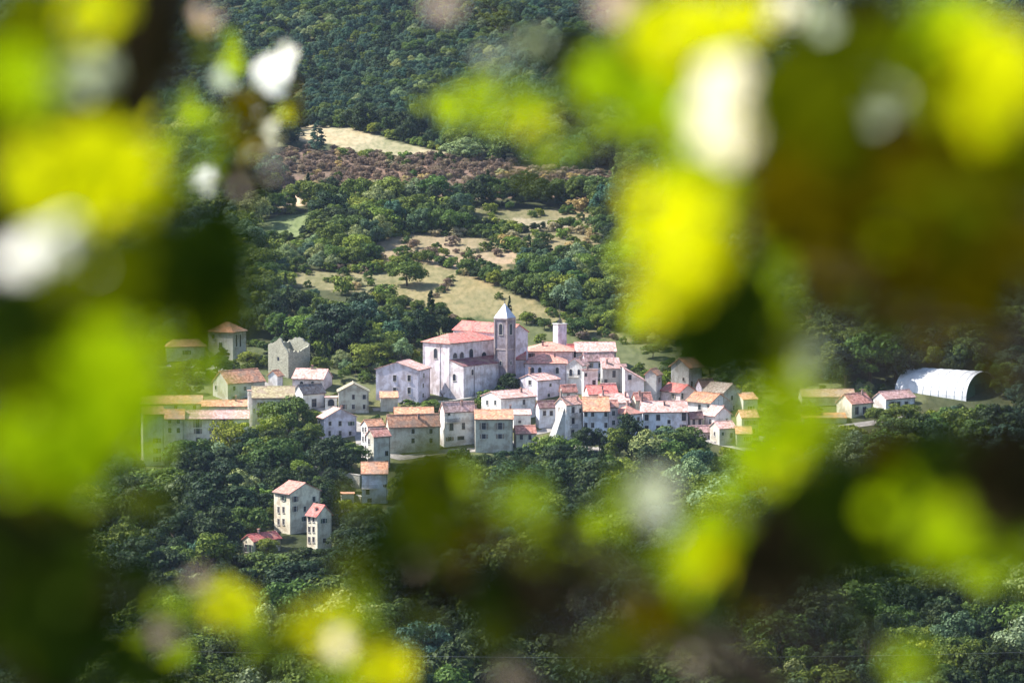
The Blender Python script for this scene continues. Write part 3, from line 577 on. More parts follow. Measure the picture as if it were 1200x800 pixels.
def ruin():
    g = ground(338, 443); m = g.length*K; a = R(48)
    root = empty('ruined_house', g, a, 'roofless ruined stone house with one dark broken gable among trees', 'ruin')
    Ll = 25*m/sin(a); Lr = 24*m/cos(a); h = at(338, 404, g.y).z-g.z; st = stone((.36, .35, .27)); t = .6
    def wallp(prof, axis, off, name='wall'):
        n = len(prof)
        V = [(off, p, z) if axis == 'y' else (p, off, z) for p, z in prof]+[(off+t, p, z) if axis == 'y' else (p, off+t, z) for p, z in prof]
        mesh_obj(name, V, [tuple(range(n)), tuple(range(2*n-1, n-1, -1))]+[(i, i+n, (i+1) % n+n, (i+1) % n) for i in range(n)], st, root)
    def jag(p0, z0, p1, z1, n): return [(p0+(p1-p0)*i/n, z0+(z1-z0)*i/n+rng.uniform(-.35, .35)) for i in range(n+1)]
    wallp([(0, -3), (Ll, -3)]+jag(Ll, h-.5, Ll*.45, h+1.8, 5)+jag(Ll*.4, h+2, 0, h*.75, 6), 'y', 0)
    wallp([(t+.01, -3), (Lr-t, -3)]+jag(Lr-t, h-1, Lr*.5, h*.78, 6)+jag(Lr*.45, h*.75, t+.02, h*.85, 6), 'x', 0)
    wallp([(0, -3), (Ll, -3)]+jag(Ll, h+.5, Ll*.5, h+1.6, 5)+jag(Ll*.45, h+1.6, 0, h*.95, 6), 'y', Lr-t)
    wallp([(t+.01, -3), (Lr-t, -3)]+jag(Lr-t, h, t+.02, h-.5, 8), 'x', Ll-t)
    mesh_obj('window', *(lambda w_: (w_.v, w_.f))((lambda b: (b.box(-.02, .3, Ll*.45, Ll*.45+.9, h*.5, h*.5+1.2), b)[1])(MB())), M_glass, root)
ruin()
def hangar():
    "arched white hangar lying along the slope; its dark open end looks right"
    a = R(56); g = ground(1132, 470); m = g.length*K
    root = empty('barrel_hangar', g, a, 'long white barrel roofed hangar with dark green end wall at the right edge', 'hangar')
    Lw = 46*m/cos(a); Ll = 78*m/sin(a); n = 22; hgt = at(1132, 440, g.y).z-g.z+.4
    def arc(grow=0.): return [(Lw/2-(Lw/2+grow)*cos(pi*i/n), (hgt+grow)*sin(pi*i/n)**.85) for i in range(n+1)]
    P = arc(); Q = arc(-.15); k = 30; b = MB(); V = []
    for j in range(k+1):
        y = Ll*j/k; V += [(x, y, z) for x, z in P]
    F = [(j*(n+1)+i, j*(n+1)+i+1, (j+1)*(n+1)+i+1, (j+1)*(n+1)+i) for j in range(k) for i in range(n)]
    b.add(V, F); V = [(x, y, z) for y in (0, Ll) for x, z in Q]
    b.add(V, [(i+1, i, n+1+i, n+2+i) for i in range(n)])
    N = n+1; b.add([(x, 0, z) for x, z in P]+[(x, 0, z) for x, z in Q], [(i, N+i, N+i+1, i+1) for i in range(n)])
    b.build('roof', plain('white_membrane', (.70, .70, .71), .5, 0, .16, .35), root)
    b = MB()
    for j in range(0, 9): 
        y = Ll*(.06+.11*j); pts = [(x, y, z) for x, z in arc(.05)]; b.tube(pts, .07, 5)
    b.build('rib', plain('white_rib', (.6, .62, .62)), root)
    for nm, y, col in (('front_wall', .8, (.05, .12, .06)), ('rear_wall', Ll-.5, (.3, .32, .3))):
        mesh_obj(nm, [(x, y, z) for x, z in Q]+[(x, y+.15, z) for x, z in Q], [tuple(range(N)), tuple(range(2*N-1, N-1, -1))]+[(i, i+N, i+N+1, i+1) for i in range(N-1)], plain('green_cladding', col), root)
    mesh_obj('door', *(lambda q: (q.v, q.f))((lambda q: (q.box(Lw*.35, Lw*.65, .7, .79, 0, hgt*.55), q)[1])(MB())), plain('door_green', (.03, .07, .04)), root)
    b = MB(); b.box(-.3, Lw+.3, -.3, Ll+.3, -4, -.02); b.build('plinth', stone((.4, .38, .33)), root)
hangar()
def ramp_wall(pts, label, hgt=2.2, name='retaining_wall', mat=None, t=.5):
    P = [ground(*p) for p in pts]; c = P[0]; root = empty(name, c, 0, label, 'wall')
    b = MB(); cap = MB()
    for p, q in zip(P[:-1], P[1:]):
        p = p-c; q = q-c; d = (q-p); d.z = 0; d.normalize(); n = Vector((-d.y, d.x, 0))*t/2
        for B, z0, z1, e in ((b, -1.5, hgt, 1), (cap, hgt+.004, hgt+.2, 1.35)):
            V = [p-n*e+Vector((0, 0, z0)), q-n*e+Vector((0, 0, z0)), q+n*e+Vector((0, 0, z0)), p+n*e+Vector((0, 0, z0)), p-n*e+Vector((0, 0, z1)), q-n*e+Vector((0, 0, z1)), q+n*e+Vector((0, 0, z1)), p+n*e+Vector((0, 0, z1))]
            B.add(V, [(0,3,2,1),(4,5,6,7),(0,1,5,4),(1,2,6,5),(2,3,7,6),(3,0,4,7)])
    b.build('masonry', mat or stone((.42, .4, .34)), root); cap.build('coping', plaster((.6, .57, .5)), root)
ramp_wall([(366, 572), (384, 576), (400, 582), (424, 590)], 'pale sloping parapet wall between the tall square house and the pale blue house', 2.0)
ramp_wall([(362, 560), (384, 566), (402, 569), (422, 572)], 'tall grey retaining wall under the road left of the pale blue house', 3.8)
ramp_wall([(558, 470), (575, 466), (592, 460), (602, 461)], 'curved pale garden wall at the foot of the church', 1.6)
ramp_wall([(505, 476), (530, 474), (556, 470)], 'low dark wall along the churchyard below the church front', 1.2)
ramp_wall([(890, 516), (900, 519), (912, 524)], 'short pale wall at the right end of the village', 1.2)

# ------------------------------------------------------------------ trees
def crown_mesh(name, mat, rx, rz, zc, clumps, per, leaf, seed, shape='round'):
    r = np.random.default_rng(seed); V = []; 
    for k in range(clumps):
        if shape == 'cone':
            f = r.random()**.8; z = zc-rz+2*rz*f; rad = rx*(1-f)**.8+.15; th = r.random()*2*pi
            c = np.array([cos(th)*rad*.75, sin(th)*rad*.75, z]); cr = (.28+.2*r.random())*rx*(1.1-f*.8)
        else:
            d = r.normal(size=3); d /= np.linalg.norm(d); d[2] = d[2] if d[2] > -.8 else -d[2]*.5
            rr = (.45+.45*r.random()**.5); lump = 1+.22*np.sin(3*d[0]+seed)*np.cos(2.4*d[1]+seed*2)
            c = d*np.array([rx, rx, rz])*rr*lump+np.array([0, 0, zc]); cr = rx*(.17+.36*r.random()**1.4)
        n = int(per*(.7+.6*r.random())); e = r.normal(size=(n, 3)); e /= np.linalg.norm(e, axis=1)[:, None]
        e[:, 2] = np.where(e[:, 2] < -.3, -e[:, 2], e[:, 2])
        p = c+e*cr*(.75+.4*r.random((n, 1)))*np.array([1, 1, .8])
        nn = e*1.0+r.normal(size=(n, 3))*.33; nn /= np.linalg.norm(nn, axis=1)[:, None]
        t = np.cross(nn, r.normal(size=(n, 3))); t /= np.linalg.norm(t, axis=1)[:, None]; s = np.cross(nn, t)
        L = leaf*(.6+.8*r.random((n, 1)))
        V.append(np.stack([p-t*L*.5, p+s*L*.32+nn*L*.08, p+t*L*.5, p-s*L*.32+nn*L*.05], 1).reshape(-1, 3))
    V = np.concatenate(V); nq = len(V)//4
    me = bpy.data.meshes.new(name); me.vertices.add(len(V)); me.vertices.foreach_set('co', V.ravel())
    me.loops.add(len(V)); me.loops.foreach_set('vertex_index', np.arange(len(V)))
    me.polygons.add(nq); me.polygons.foreach_set('loop_start', np.arange(0, len(V), 4)); me.polygons.foreach_set('loop_total', np.full(nq, 4))
    me.update(calc_edges=True); me.materials.append(mat); return me
def trunk_mesh(h, r0, seed):
    q = random.Random(seed); b = MB(); b.tube([(0, 0, -1.2), (0, 0, 0), (q.uniform(-.2, .2), q.uniform(-.2, .2), h*.35), (q.uniform(-.3, .3), q.uniform(-.3, .3), h*.8)], [r0*1.3, r0, r0*.75, r0*.3], 7)
    for i in range(5):
        t = 2*pi*i/5+q.random(); z = h*(.3+.08*i); b.tube([(0, 0, z), (cos(t)*h*.12, sin(t)*h*.12, z+h*.12), (cos(t)*h*.25, sin(t)*h*.25, z+h*.3)], [r0*.45, r0*.3, r0*.08], 5)
    o = b.build('trunk', bark); me = o.data; bpy.data.objects.remove(o); return me
# kinds: (crown mesh, trunk mesh, nominal height)
KIND = {}
def kind(key, mat, rx, rz, zc, cl, per, leaf, seed, shape='round', tr=.25):
    KIND[key] = (crown_mesh('crown', mat, rx, rz, zc, cl, per, leaf, seed, shape), trunk_mesh(zc+rz*.6, tr, seed), zc+rz)
kind('mid1', M_mid, 3.6, 3.4, 4.2, 34, 175, .46, 1); kind('mid2', M_mid, 4.0, 3.0, 3.8, 38, 175, .46, 2); kind('mid3', M_mid, 3.0, 4.1, 4.8, 32, 175, .45, 3)
kind('dark1', M_dark, 3.6, 3.6, 4.3, 34, 175, .45, 4); kind('dark2', M_dark, 4.0, 3.1, 3.8, 38, 175, .45, 5)
kind('blue1', M_blue, 3.6, 3.5, 4.2, 34, 175, .45, 6); kind('pale1', M_pale, 3.5, 3.1, 3.8, 32, 175, .42, 7); kind('yel1', M_yel, 3.5, 3.2, 3.9, 32, 175, .43, 8)
kind('con1', M_dark, 2.0, 5.6, 6.3, 60, 44, .5, 9, 'cone'); kind('con2', M_blue, 2.3, 5.0, 5.7, 60, 44, .5, 10, 'cone')
kind('bush', M_yel, 2.6, 1.9, 1.7, 22, 70, .5, 11, tr=.08); kind('bushd', M_mid, 2.6, 2.1, 1.8, 22, 70, .5, 12, tr=.08); kind('brown', M_brown, 2.8, 1.9, 1.6, 22, 70, .55, 13, tr=.08)
kind('straw', M_straw, 2.6, 1.7, 1.5, 22, 65, .5, 14, tr=.08)
kind('round', M_yel, 3.4, 3.6, 4.0, 90, 60, .45, 15)
TREES = []; first = {}
def tree(x, y, k, H_, label, cat='tree', group=None, name='tree', squash=1., zoff=0):
    cm, tm, nh = KIND[k]; s = H_/nh
    o = empty(name, (x, y, float(gz(x, y))+zoff), rng.uniform(0, 6.28), label, cat, group)
    o.scale = (s*squash, s*squash, s)
    c = bpy.data.objects.new('crown', cm); C.objects.link(c); c.parent = o
    t = bpy.data.objects.new('trunk', tm); C.objects.link(t); t.parent = o
    first.setdefault(k, c); TREES.append((x, y, H_*.45)); return o
# hand placed trees: px, py of the foot, kind, height in photograph pixels, label
HERO = [
 (505,402,'con1',58,'tall dark conifer behind the church roof, pointed at the top',.95),(492,405,'dark1',40,'dark rounded tree just left of the tall conifer',1.1),(515,400,'dark2',34,'dark rounded tree just right of the tall conifer',1.),
 (499,402,'yel1',26,'light green round tree in front of the tall conifer',1.),(464,405,'con2',42,'blue green conifer left of the church trees',1.3),(478,402,'mid1',32,'medium green tree between the two conifers',1.),
 (471,425,'pale1',26,'grey green small tree above the lavender gabled house',1.),(447,425,'mid2',26,'round green tree above the lavender gabled house at its left corner',1.1),(430,432,'yel1',28,'bright round bushy tree left of the lavender gabled house',1.2),
 (413,422,'dark1',46,'very tall dark tree in the wood above the pink roofed house',1.1),(395,412,'dark2',50,'broad dark tree at the heart of the wood left of the church',1.2),(375,440,'mid1',22,'small tree directly behind the pink roofed house',1.),
 (372,415,'mid3',30,'light topped tree beside the ruined stone house',1.1),(350,405,'yel1',34,'yellow green spreading tree above the ruined stone house',1.2),(425,395,'blue1',42,'bluish tree above the middle of the wood',1.1),(440,405,'dark1',34,'dark tree in the wood between bluish tree and conifer',1.),
 (400,432,'pale1',20,'pale rounded bush in the wood edge above the pink roofed house',1.2),(417,438,'bushd',14,'low green bush beside the path above the green gabled house',1.4),
 (522,386,'mid1',14,'first of three small field trees above the conifers',1.),(536,387,'mid1',14,'middle of three small field trees above the conifers',1.),(549,387,'mid1',15,'last of three small field trees, nearest the bell tower',1.),
 (597,374,'con1',26,'slim dark conifer directly behind the bell tower spire',.8),(617,380,'yel1',14,'small bright tree just right of the bell tower',1.1),(638,386,'mid1',13,'small tree between bell tower and turret',1.1),
 (680,392,'mid2',19,'dark green orchard tree right of the turret',1.25),(700,384,'yel1',16,'light tree at the far side of the orchard right of the turret',1.1),(686,372,'pale1',15,'pale blossomy tree on the upper edge of the long field',1.2),
 (477,335,'mid2',27,'lone leafy tree with hard shadow standing in the hillside field',1.3),(596,462,'dark2',22,'dark tree in the churchyard at the foot of the bell tower',1.),(588,455,'yel1',14,'light bush in the churchyard right of the church aisle',1.),
 (575,472,'bushd',14,'low bush beside the curved garden wall',1.6),(518,474,'bare',16,'',1.),
 (480,480,'bushd',11,'round bush in front of the lavender gabled house on the left',1.4),(505,482,'yel1',13,'low leafy bush in front of the church front',1.5),(512,490,'dark2',14,'dark bush between the church front and the balcony house',1.2),
 (338,514,'mid2',46,'huge round green tree in front of the grey green house',1.),(318,525,'yel1',36,'lighter tree at the lower left of the huge round tree',1.),(362,530,'mid1',34,'leafy tree between the huge round tree and the grey lavender gable',1.),
 (272,540,'yel1',46,'tall light green tree below the long terrace',1.),(290,548,'dark1',42,'dark shadowed tree below the long terrace',1.1),(258,560,'pale1',38,'pale grey green tree below the light green terrace tree',1.),(217,550,'mid2',34,'green tree below the tall pale house',1.2),(238,548,'mid1',32,'green tree between the tall pale house and the terrace trees',1.),
 (195,600,'mid2',48,'broad green tree on the left slope beside the dark leaves',1.3),(232,600,'blue1',44,'broad bluish tree on the left slope',1.2),(282,590,'pale1',32,'pale shrubby tree with shadowed foot in the middle of the slope',1.),(300,575,'mid1',26,'small tree in the gap above the tall square house',1.),
 (350,572,'round',30,'neatly rounded bright tree above the tall square house',1.05),(394,548,'dark1',36,'dark tree below the grey lavender gable house',1.2),(412,552,'mid1',34,'light and dark tree left of the tall terrace house',1.),(382,558,'mid2',30,'bushy tree over the grey retaining wall',1.2),
 (302,612,'yel1',40,'yellow green creeping tree left of the tall square house',1.1),(252,655,'dark2',54,'very dark round tree near the bottom left cottage',.95),(205,655,'dark1',52,'dark brownish tree left of the very dark round tree',1.2),(312,655,'yel1',24,'light tree between cottage and tall square house',1.),
 (318,690,'mid2',42,'broad tree directly below the low red roofed cottage',1.3),(360,692,'dark2',44,'dark broad tree below the slim three storey house',1.3),(200,715,'mid1',44,'green tree at the lower left corner of the open slope',1.2),(235,712,'pale1',36,'pale leafed tree at the lower left of the open slope',1.3),
 (404,612,'yel1',26,'yellow green bush under the sloping parapet wall',1.4),(430,618,'mid1',28,'bushy tree at the foot of the pale blue house',1.2),(450,625,'pale1',26,'pale brownish bush right of the pale blue house',1.1),
 (684,530,'dark2',26,'dark bush before the bluish house, left one of two',.9),(703,530,'dark1',26,'dark bush before the bluish house, right one of two',.9),(660,550,'mid1',36,'green tree below the buttressed house',1.1),(640,545,'yel1',34,'light tree left below the buttressed house',1.1),
 (723,545,'mid3',44,'tall green tree in front of the corner house',1.),(740,540,'dark1',52,'dark tall tree rising in front of the corner house',.9),(760,548,'pale1',40,'pale green tree under the long white front house, left end',1.1),(782,540,'blue1',36,'bluish tree under the long white front house, middle',1.2),(798,538,'mid2',36,'green tree under the long white front house, right end',1.2),
 (690,570,'dark1',44,'dark tree in the second row below the bluish house',1.1),(665,585,'mid2',44,'green tree in the second row below the buttressed house',1.1),(730,580,'mid1',42,'green tree in the second row below the corner house',1.2),(815,535,'yel1',24,'light bush in front of the small low house',1.2),
 (765,420,'mid1',18,'small bright tree above the white gable end',1.2),(776,438,'pale1',10,'tiny pale bush beside the tall orange roofed house',1.3),(832,440,'dark2',34,'dark tree right of the tall orange roofed house',1.1),(855,445,'dark1',34,'dark tree behind the brown roofed stone house',1.2),
 (945,490,'pale1',20,'pale white green bush beside the farm barns',1.2),(1030,500,'mid1',22,'green tree in front of the long low farmhouse, left end',1.4),(1060,497,'mid2',22,'green tree in front of the long low farmhouse, right end',1.4),
 (990,455,'dark1',46,'dark tree in the gully behind the farmhouses, left one',1.),(1020,450,'mid1',60,'tall grey green tree in the gully behind the farmhouses',1.),(1050,448,'dark2',50,'dark tree in the gully just left of the hangar',1.),
 (372,178,'con2',34,'dark pointed tree at the left end of the high straw field',1.5),(542,190,'pale1',26,'whitish broad shrub at the right end of the high straw field',1.6),(225,445,'mid1',24,'tree below the low cream house',1.2),(255,440,'mid2',22,'tree below the tall hip roofed house',1.2),(290,430,'yel1',18,'light tree between hip roofed house and ruin',1.2),
 (262,428,'dark1',20,'dark tree right below the tall hip roofed house',1.)]
for px, py, k, hp, lab, sq in HERO:
    if k == 'bare': continue
    g = ground(px, py); H_ = hp*g.length*K*1.05
    tree(g.x, g.y, k, H_, lab, cat='bush' if k.startswith('bush') else 'tree', name='bush' if k.startswith('bush') else ('conifer' if k.startswith('con') else 'tree'), squash=sq)
def bare_tree():
    g = ground(518.5, 473); root = empty('bare_tree', g, 0, 'small bare tree before the church front', 'tree'); b = MB(); q = random.Random(4)
    b.tube([(0, 0, -.5), (0, 0, 2), (.1, 0, 3)], [.14, .11, .07]); b.build('trunk', bark, root); b = MB()
    for i in range(16):
        t = q.random()*6.28; e = q.uniform(.5, 1.8); b.tube([(0, 0, q.uniform(1.6, 2.9)), (cos(t)*e*.6, sin(t)*e*.6, 3.4), (cos(t)*e, sin(t)*e, q.uniform(3.6, 4.9))], [.05, .035, .012], 4)
    b.build('crown', bark, root)
bare_tree()
for k_, (cx, cy) in {'brown': (452, 345), 'straw': (398, 330), 'bush': (520, 300), 'con1': (350, 330), 'mid3': (560, 330)}.items():
    if k_ not in first:
        g = ground(cx, cy); tree(g.x, g.y, k_, KIND[k_][2]*.8, {'brown': 'reddish brown shrub at the left end of the hillside field', 'straw': 'straw coloured shrub on the scrubby slope left of the lone field tree', 'bush': 'yellow green shrub on the scrub slope above the field'}.get(k_, 'tree on the slope'), cat='bush', name='shrub')
for a_ in ((493, 620, 355, 466, 543, 470, 30, 25, R(50)), (648, 668, 378, 425, 654, 428, 5, 5, 0), (312, 364, 392, 440, 338, 443, 12, 11, R(48)), (1052, 1180, 432, 466, 1132, 470, 20, 30, R(56))):
    g = ground(a_[4], a_[5]); KEEP.append((a_[0], a_[1], a_[2], a_[3], g.y, g.x, a_[6], a_[7], a_[8]))
# --- random wood
def scatter():
    pts = []   # x, y, H, kind
    def dens(px, py):
        pass
    occ = {}
    def free(x, y, r):
        cx, cy = int(x//6), int(y//6)
        for i in (-1, 0, 1):
            for j in (-1, 0, 1):
                for (a, b, c) in occ.get((cx+i, cy+j), ()):
                    if (a-x)**2+(b-y)**2 < ((c+r)*.62)**2: return False
        occ.setdefault((cx, cy), []).append((x, y, r)); return True
    for x, y, r in TREES: occ.setdefault((int(x//6), int(y//6)), []).append((x, y, r))
    N = 60000
    Y = nr.uniform(560, 2550, N); X = nr.uniform(-1, 1, N)*(Y*.155+25); Z = gz(X, Y); px, py = proj(X, Y, Z)
    msk = {k: in_poly(px, py, v) for k, v in P_.items()}
    vill = msk['village']
    # keep clear of houses
    hs = [(o.matrix_world.translation.x if False else o.location.x, o.location.y) for o in C.objects if o.get('category') in ('house', 'barn', 'hangar', 'church', 'tower', 'ruin', 'shed')]
    hx = np.array(hs)
    brk = np.sin(X*.02+Y*.011)+np.sin(X*.043-Y*.02+2)+np.sin(X*.09+Y*.05)*.6
    out = []
    for i in range(N):
        x, y, p, q = X[i], Y[i], px[i], py[i]
        u = nr.random()
        if vill[i] and u > .5: continue
        hit = False
        for a_, b_, t_, f_, yy, gx_, Lr_, Ll_, aa_ in KEEP:
            ex, ey = x-gx_, y-yy
            if abs(ex) > 60 or abs(ey) > 60: continue
            lx_ = ex*cos(aa_)+ey*sin(aa_); ly_ = -ex*sin(aa_)+ey*cos(aa_)
            if -3 < lx_ < Lr_+3 and -3 < ly_ < Ll_+3: hit = True; break
        if hit: continue
        kf = None; Hh = nr.uniform(5.5, 13.5) if q > 150 else nr.uniform(5, 8)
        if vill[i]: kf = rng.choice(['bush', 'bushd', 'bushd', 'mid1', 'dark1', 'pale1']); Hh = nr.uniform(1.8, 4.5)
        if any(msk[k][i] for k in ('straw_hi', 'pale_l', 'straw_m')): continue
        if msk['field'][i] or msk['green_l'][i]:
            if u > .006: continue
            kf = 'bushd'; Hh = nr.uniform(1.5, 3)
        elif vill[i]: pass
        elif msk['heath'][i]: kf = 'brown' if u < .86 else ('straw' if u < .94 else 'bushd'); Hh = nr.uniform(1.6, 3.4)
        elif msk['scrub_m'][i] or msk['scrub_l'][i]:
            if u > .22: continue
            kf = rng.choice(['brown', 'straw', 'bush', 'bushd', 'bushd']); Hh = nr.uniform(1.5, 3.6)
        elif msk['mid'][i] and brk[i] < -.1:
            if u > .30: continue
            kf = rng.choice(['bush', 'straw', 'bushd', 'mid1']); Hh = nr.uniform(2, 5)
        if kf is None:
            v = brk[i]+nr.normal()*.9
            if q < 150: kf = rng.choice(['blue1', 'blue1', 'blue1', 'dark1', 'con2', 'mid3', 'dark2'] if v < .8 else ['mid1', 'blue1', 'pale1', 'mid2', 'blue1', 'dark1'])
            elif p > 860 and q < 470: kf = rng.choice(['dark1', 'dark2', 'mid3', 'mid1', 'mid2'])
            else: kf = rng.choice(['dark1', 'dark2', 'mid1', 'blue1', 'con1', 'mid3'] if v < 0 else (['mid1', 'mid2', 'mid3', 'dark1', 'blue1'] if v < 1.2 else ['yel1', 'pale1', 'mid1', 'mid2', 'bush']))
            if kf == 'bush': Hh *= .55
            if q > 560:
                Hh *= nr.uniform(.7, 1.35)
                if v < .9 and u < .5: kf = rng.choice(['dark1', 'dark2', 'dark2', 'con1'])
            if 270 < q < 420: Hh *= .85
            if p < 330 and 520 < q: Hh *= 1.0
        r = Hh*.45 if kf not in ('con1',) else Hh*.22
        hp = Hh/(y*K); hw = hp*.42; bad = False
        for a_, b_, t_, f_, yy, *_r in KEEP:
            if y < yy+2 and p+hw > a_ and p-hw < b_ and q-hp < f_ and q > t_: bad = True; break
        if bad: continue
        tp = (np.array([p, p]), np.array([q-hp*.95, q-hp*.55]))
        if kf not in ('bush', 'bushd', 'brown', 'straw') and any(in_poly(tp[0], tp[1], P_[k_]).any() for k_ in ('field', 'straw_hi', 'pale_l', 'green_l', 'straw_m', 'scrub_m', 'scrub_l')): continue
        if Y[i] < 720 : r *= 1.2
        if free(x, y, r): out.append((x, y, Hh, kf, p, q))
    # hedges and shrub lines between the fields
    for line, hh in (([(338,320),(380,317),(440,320),(484,308)], 3.2), ([(486,304),(530,314),(600,341),(660,363),(722,386)], 4.5), ([(430,288),(470,275),(512,271),(560,277),(615,299)], 4.), ([(536,270),(600,272),(670,268)], 4.), ([(345,150),(410,148),(470,166),(528,178)], 4.), ([(520,374),(560,389),(600,394)], 3.), ([(610,372),(660,388),(700,402)], 2.4), ([(640,366),(690,384),(735,404)], 2.4), ([(440,350),(470,362),(520,374)], 4.), ([(300,286),(345,284),(374,270)], 4.), ([(560,308),(530,330),(505,352)], 2.), ([(400,182),(470,189),(530,188)], 3.)):
        for (a, b), (c, d) in zip(line[:-1], line[1:]):
            n = int(abs(c-a)/4.5)
            for i in range(n):
                if rng.random() < .22: continue
                g = ground(a+(c-a)*i/n+rng.uniform(-2, 2), b+(d-b)*i/n+rng.uniform(-1.2, 1.2))
                out.append((g.x, g.y, hh*rng.uniform(.6, 1.4), rng.choice(['bushd', 'dark2', 'bush', 'mid1', 'mid2', 'dark1', 'yel1'] if hh > 3.5 else ['bushd', 'bush', 'brown', 'bushd']), a, b))
    return out
S = scatter()
print('trees scattered', len(S))
inview = [t for t in S if -10 < t[4] < 1210 and t[5] < 880 and t[3] not in ('brown', 'straw') and t[1] > 780]
inview.sort(key=lambda t: -t[2]/t[1])
IND = inview[:215]
ids = set(id(t) for t in IND)
LOOK = {'mid1': 'mid green broadleaf tree', 'mid2': 'wide spreading mid green tree', 'mid3': 'upright mid green tree', 'dark1': 'dark green rounded tree', 'dark2': 'dark green spreading tree', 'blue1': 'blue green rounded tree', 'pale1': 'pale grey green tree', 'yel1': 'yellow green bushy tree', 'con1': 'narrow dark conifer', 'con2': 'blue green conifer', 'bush': 'low yellow green bush', 'bushd': 'low green bush'}
def where(p, q):
    col = 'left' if p < 300 else ('centre left' if p < 500 else ('centre' if p < 700 else ('centre right' if p < 900 else 'right')))
    if q < 250: row = 'high on the mountain, '
    elif q < 430: row = 'behind the village, '
    elif q < 560: row = 'around the village edge, '
    elif q < 660: row = 'just below the village, '
    else: row = 'in the valley wood, '
    return row+col+' side' if col != 'centre' else row+'in the middle'
ORD = ['leftmost', 'second', 'third', 'fourth', 'fifth', 'sixth', 'seventh', 'eighth', 'ninth', 'tenth', 'eleventh', 'twelfth', 'thirteenth', 'fourteenth', 'fifteenth', 'sixteenth', 'seventeenth', 'eighteenth', 'nineteenth', 'twentieth']
groups = {}
for t in IND: groups.setdefault((t[3], where(t[4], t[5])), []).append(t)
for (k, wv), ts in groups.items():
    ts.sort(key=lambda t: t[4])
    for i_, (x, y, Hh, _k, p, q) in enumerate(ts):
        pre = '' if len(ts) == 1 else (ORD[min(i_, 19)]+' ' if i_ == 0 else ORD[min(i_, 19)]+' from left, ')
        tree(x, y, k, Hh, pre+LOOK[k]+' '+wv, cat='bush' if k.startswith('bush') else 'tree', name='bush' if k.startswith('bush') else ('conifer' if k.startswith('con') else 'tree'), group=LOOK[k]+' '+wv, squash=rng.uniform(.9, 1.25))
def stuff_wood(name, label, rows):
    keys = sorted({r[3] for r in rows})
    V = [(r[0], r[1], float(gz(r[0], r[1]))-.25) for r in rows]
    me = bpy.data.meshes.new(name); me.from_pydata(V, [], [])
    for nm, vals, tp in (('scl', [r[2]/KIND[r[3]][2] for r in rows], 'FLOAT'), ('rot', [rng.uniform(0, 6.28) for r in rows], 'FLOAT'), ('kid', [keys.index(r[3]) for r in rows], 'INT')):
        a = me.attributes.new(nm, tp, 'POINT'); a.data.foreach_set('value', vals)
    o = bpy.data.objects.new(name, me); C.objects.link(o); tag(o, label, name.replace('_', ' '), kind='stuff')
    gn = bpy.data.node_groups.new(name, 'GeometryNodeTree'); gn.interface.new_socket('Geometry', in_out='INPUT', socket_type='NodeSocketGeometry'); gn.interface.new_socket('Geometry', in_out='OUTPUT', socket_type='NodeSocketGeometry')
    N = gn.nodes; L = gn.links; gi = N.new('NodeGroupInput'); go = N.new('NodeGroupOutput'); jn = N.new('GeometryNodeJoinGeometry')
    def attr(nm, tp):
        a = N.new('GeometryNodeInputNamedAttribute'); a.data_type = tp; a.inputs['Name'].default_value = nm; return a.outputs['Attribute']
    sca, rot, kid = attr('scl', 'FLOAT'), attr('rot', 'FLOAT'), attr('kid', 'INT')
    cx = N.new('ShaderNodeCombineXYZ'); L.new(rot, cx.inputs['Z'])
    for i, k in enumerate(keys):
        cp = N.new('FunctionNodeCompare'); cp.data_type = 'INT'; cp.operation = 'EQUAL'; ii = [s for s in cp.inputs if s.type == 'INT']; L.new(kid, ii[0]); ii[1].default_value = i
        oi = N.new('GeometryNodeObjectInfo'); oi.inputs['Object'].default_value = first[k]; oi.inputs['As Instance'].default_value = True; oi.transform_space = 'ORIGINAL'
        ip = N.new('GeometryNodeInstanceOnPoints'); L.new(gi.outputs[0], ip.inputs['Points']); L.new(cp.outputs[0], ip.inputs['Selection']); L.new(oi.outputs['Geometry'], ip.inputs['Instance'])
        L.new(cx.outputs[0], ip.inputs['Rotation']); L.new(sca, ip.inputs['Scale']); L.new(ip.outputs[0], jn.inputs[0])
    L.new(jn.outputs[0], go.inputs[0]); md = o.modifiers.new('wood', 'NODES'); md.node_group = gn
rest = [t for t in S if id(t) not in ids]
stuff_wood('woodland', 'dense mixed wood covering the mountain and the valley sides', [t for t in rest if t[3] not in ('brown', 'straw')])
stuff_wood('scrub', 'brown and straw coloured scrub on the dry slopes above the village', [t for t in rest if t[3] in ('brown', 'straw')])

# ------------------------------------------------------------------ cables in the valley
def cable(p, q, Y, label):
    a, b_ = at(*p, Y), at(*q, Y*1.03); b = MB()
    b.tube([a.lerp(b_, i/24)-Vector((0, 0, 4*(i/24)*(1-i/24)*2.2)) for i in range(25)], .025, 5)
    tag(b.build('power_cable', plain('cable', (.3, .3, .3), .5), None), label, 'cable', 'power cables over the valley')
cable((-60, 752), (1260, 762), 760, 'thin level power cable crossing the bottom of the valley wood')
cable((860, 520), (1260, 690), 900, 'thin slanting power cable above the wood at the lower right')

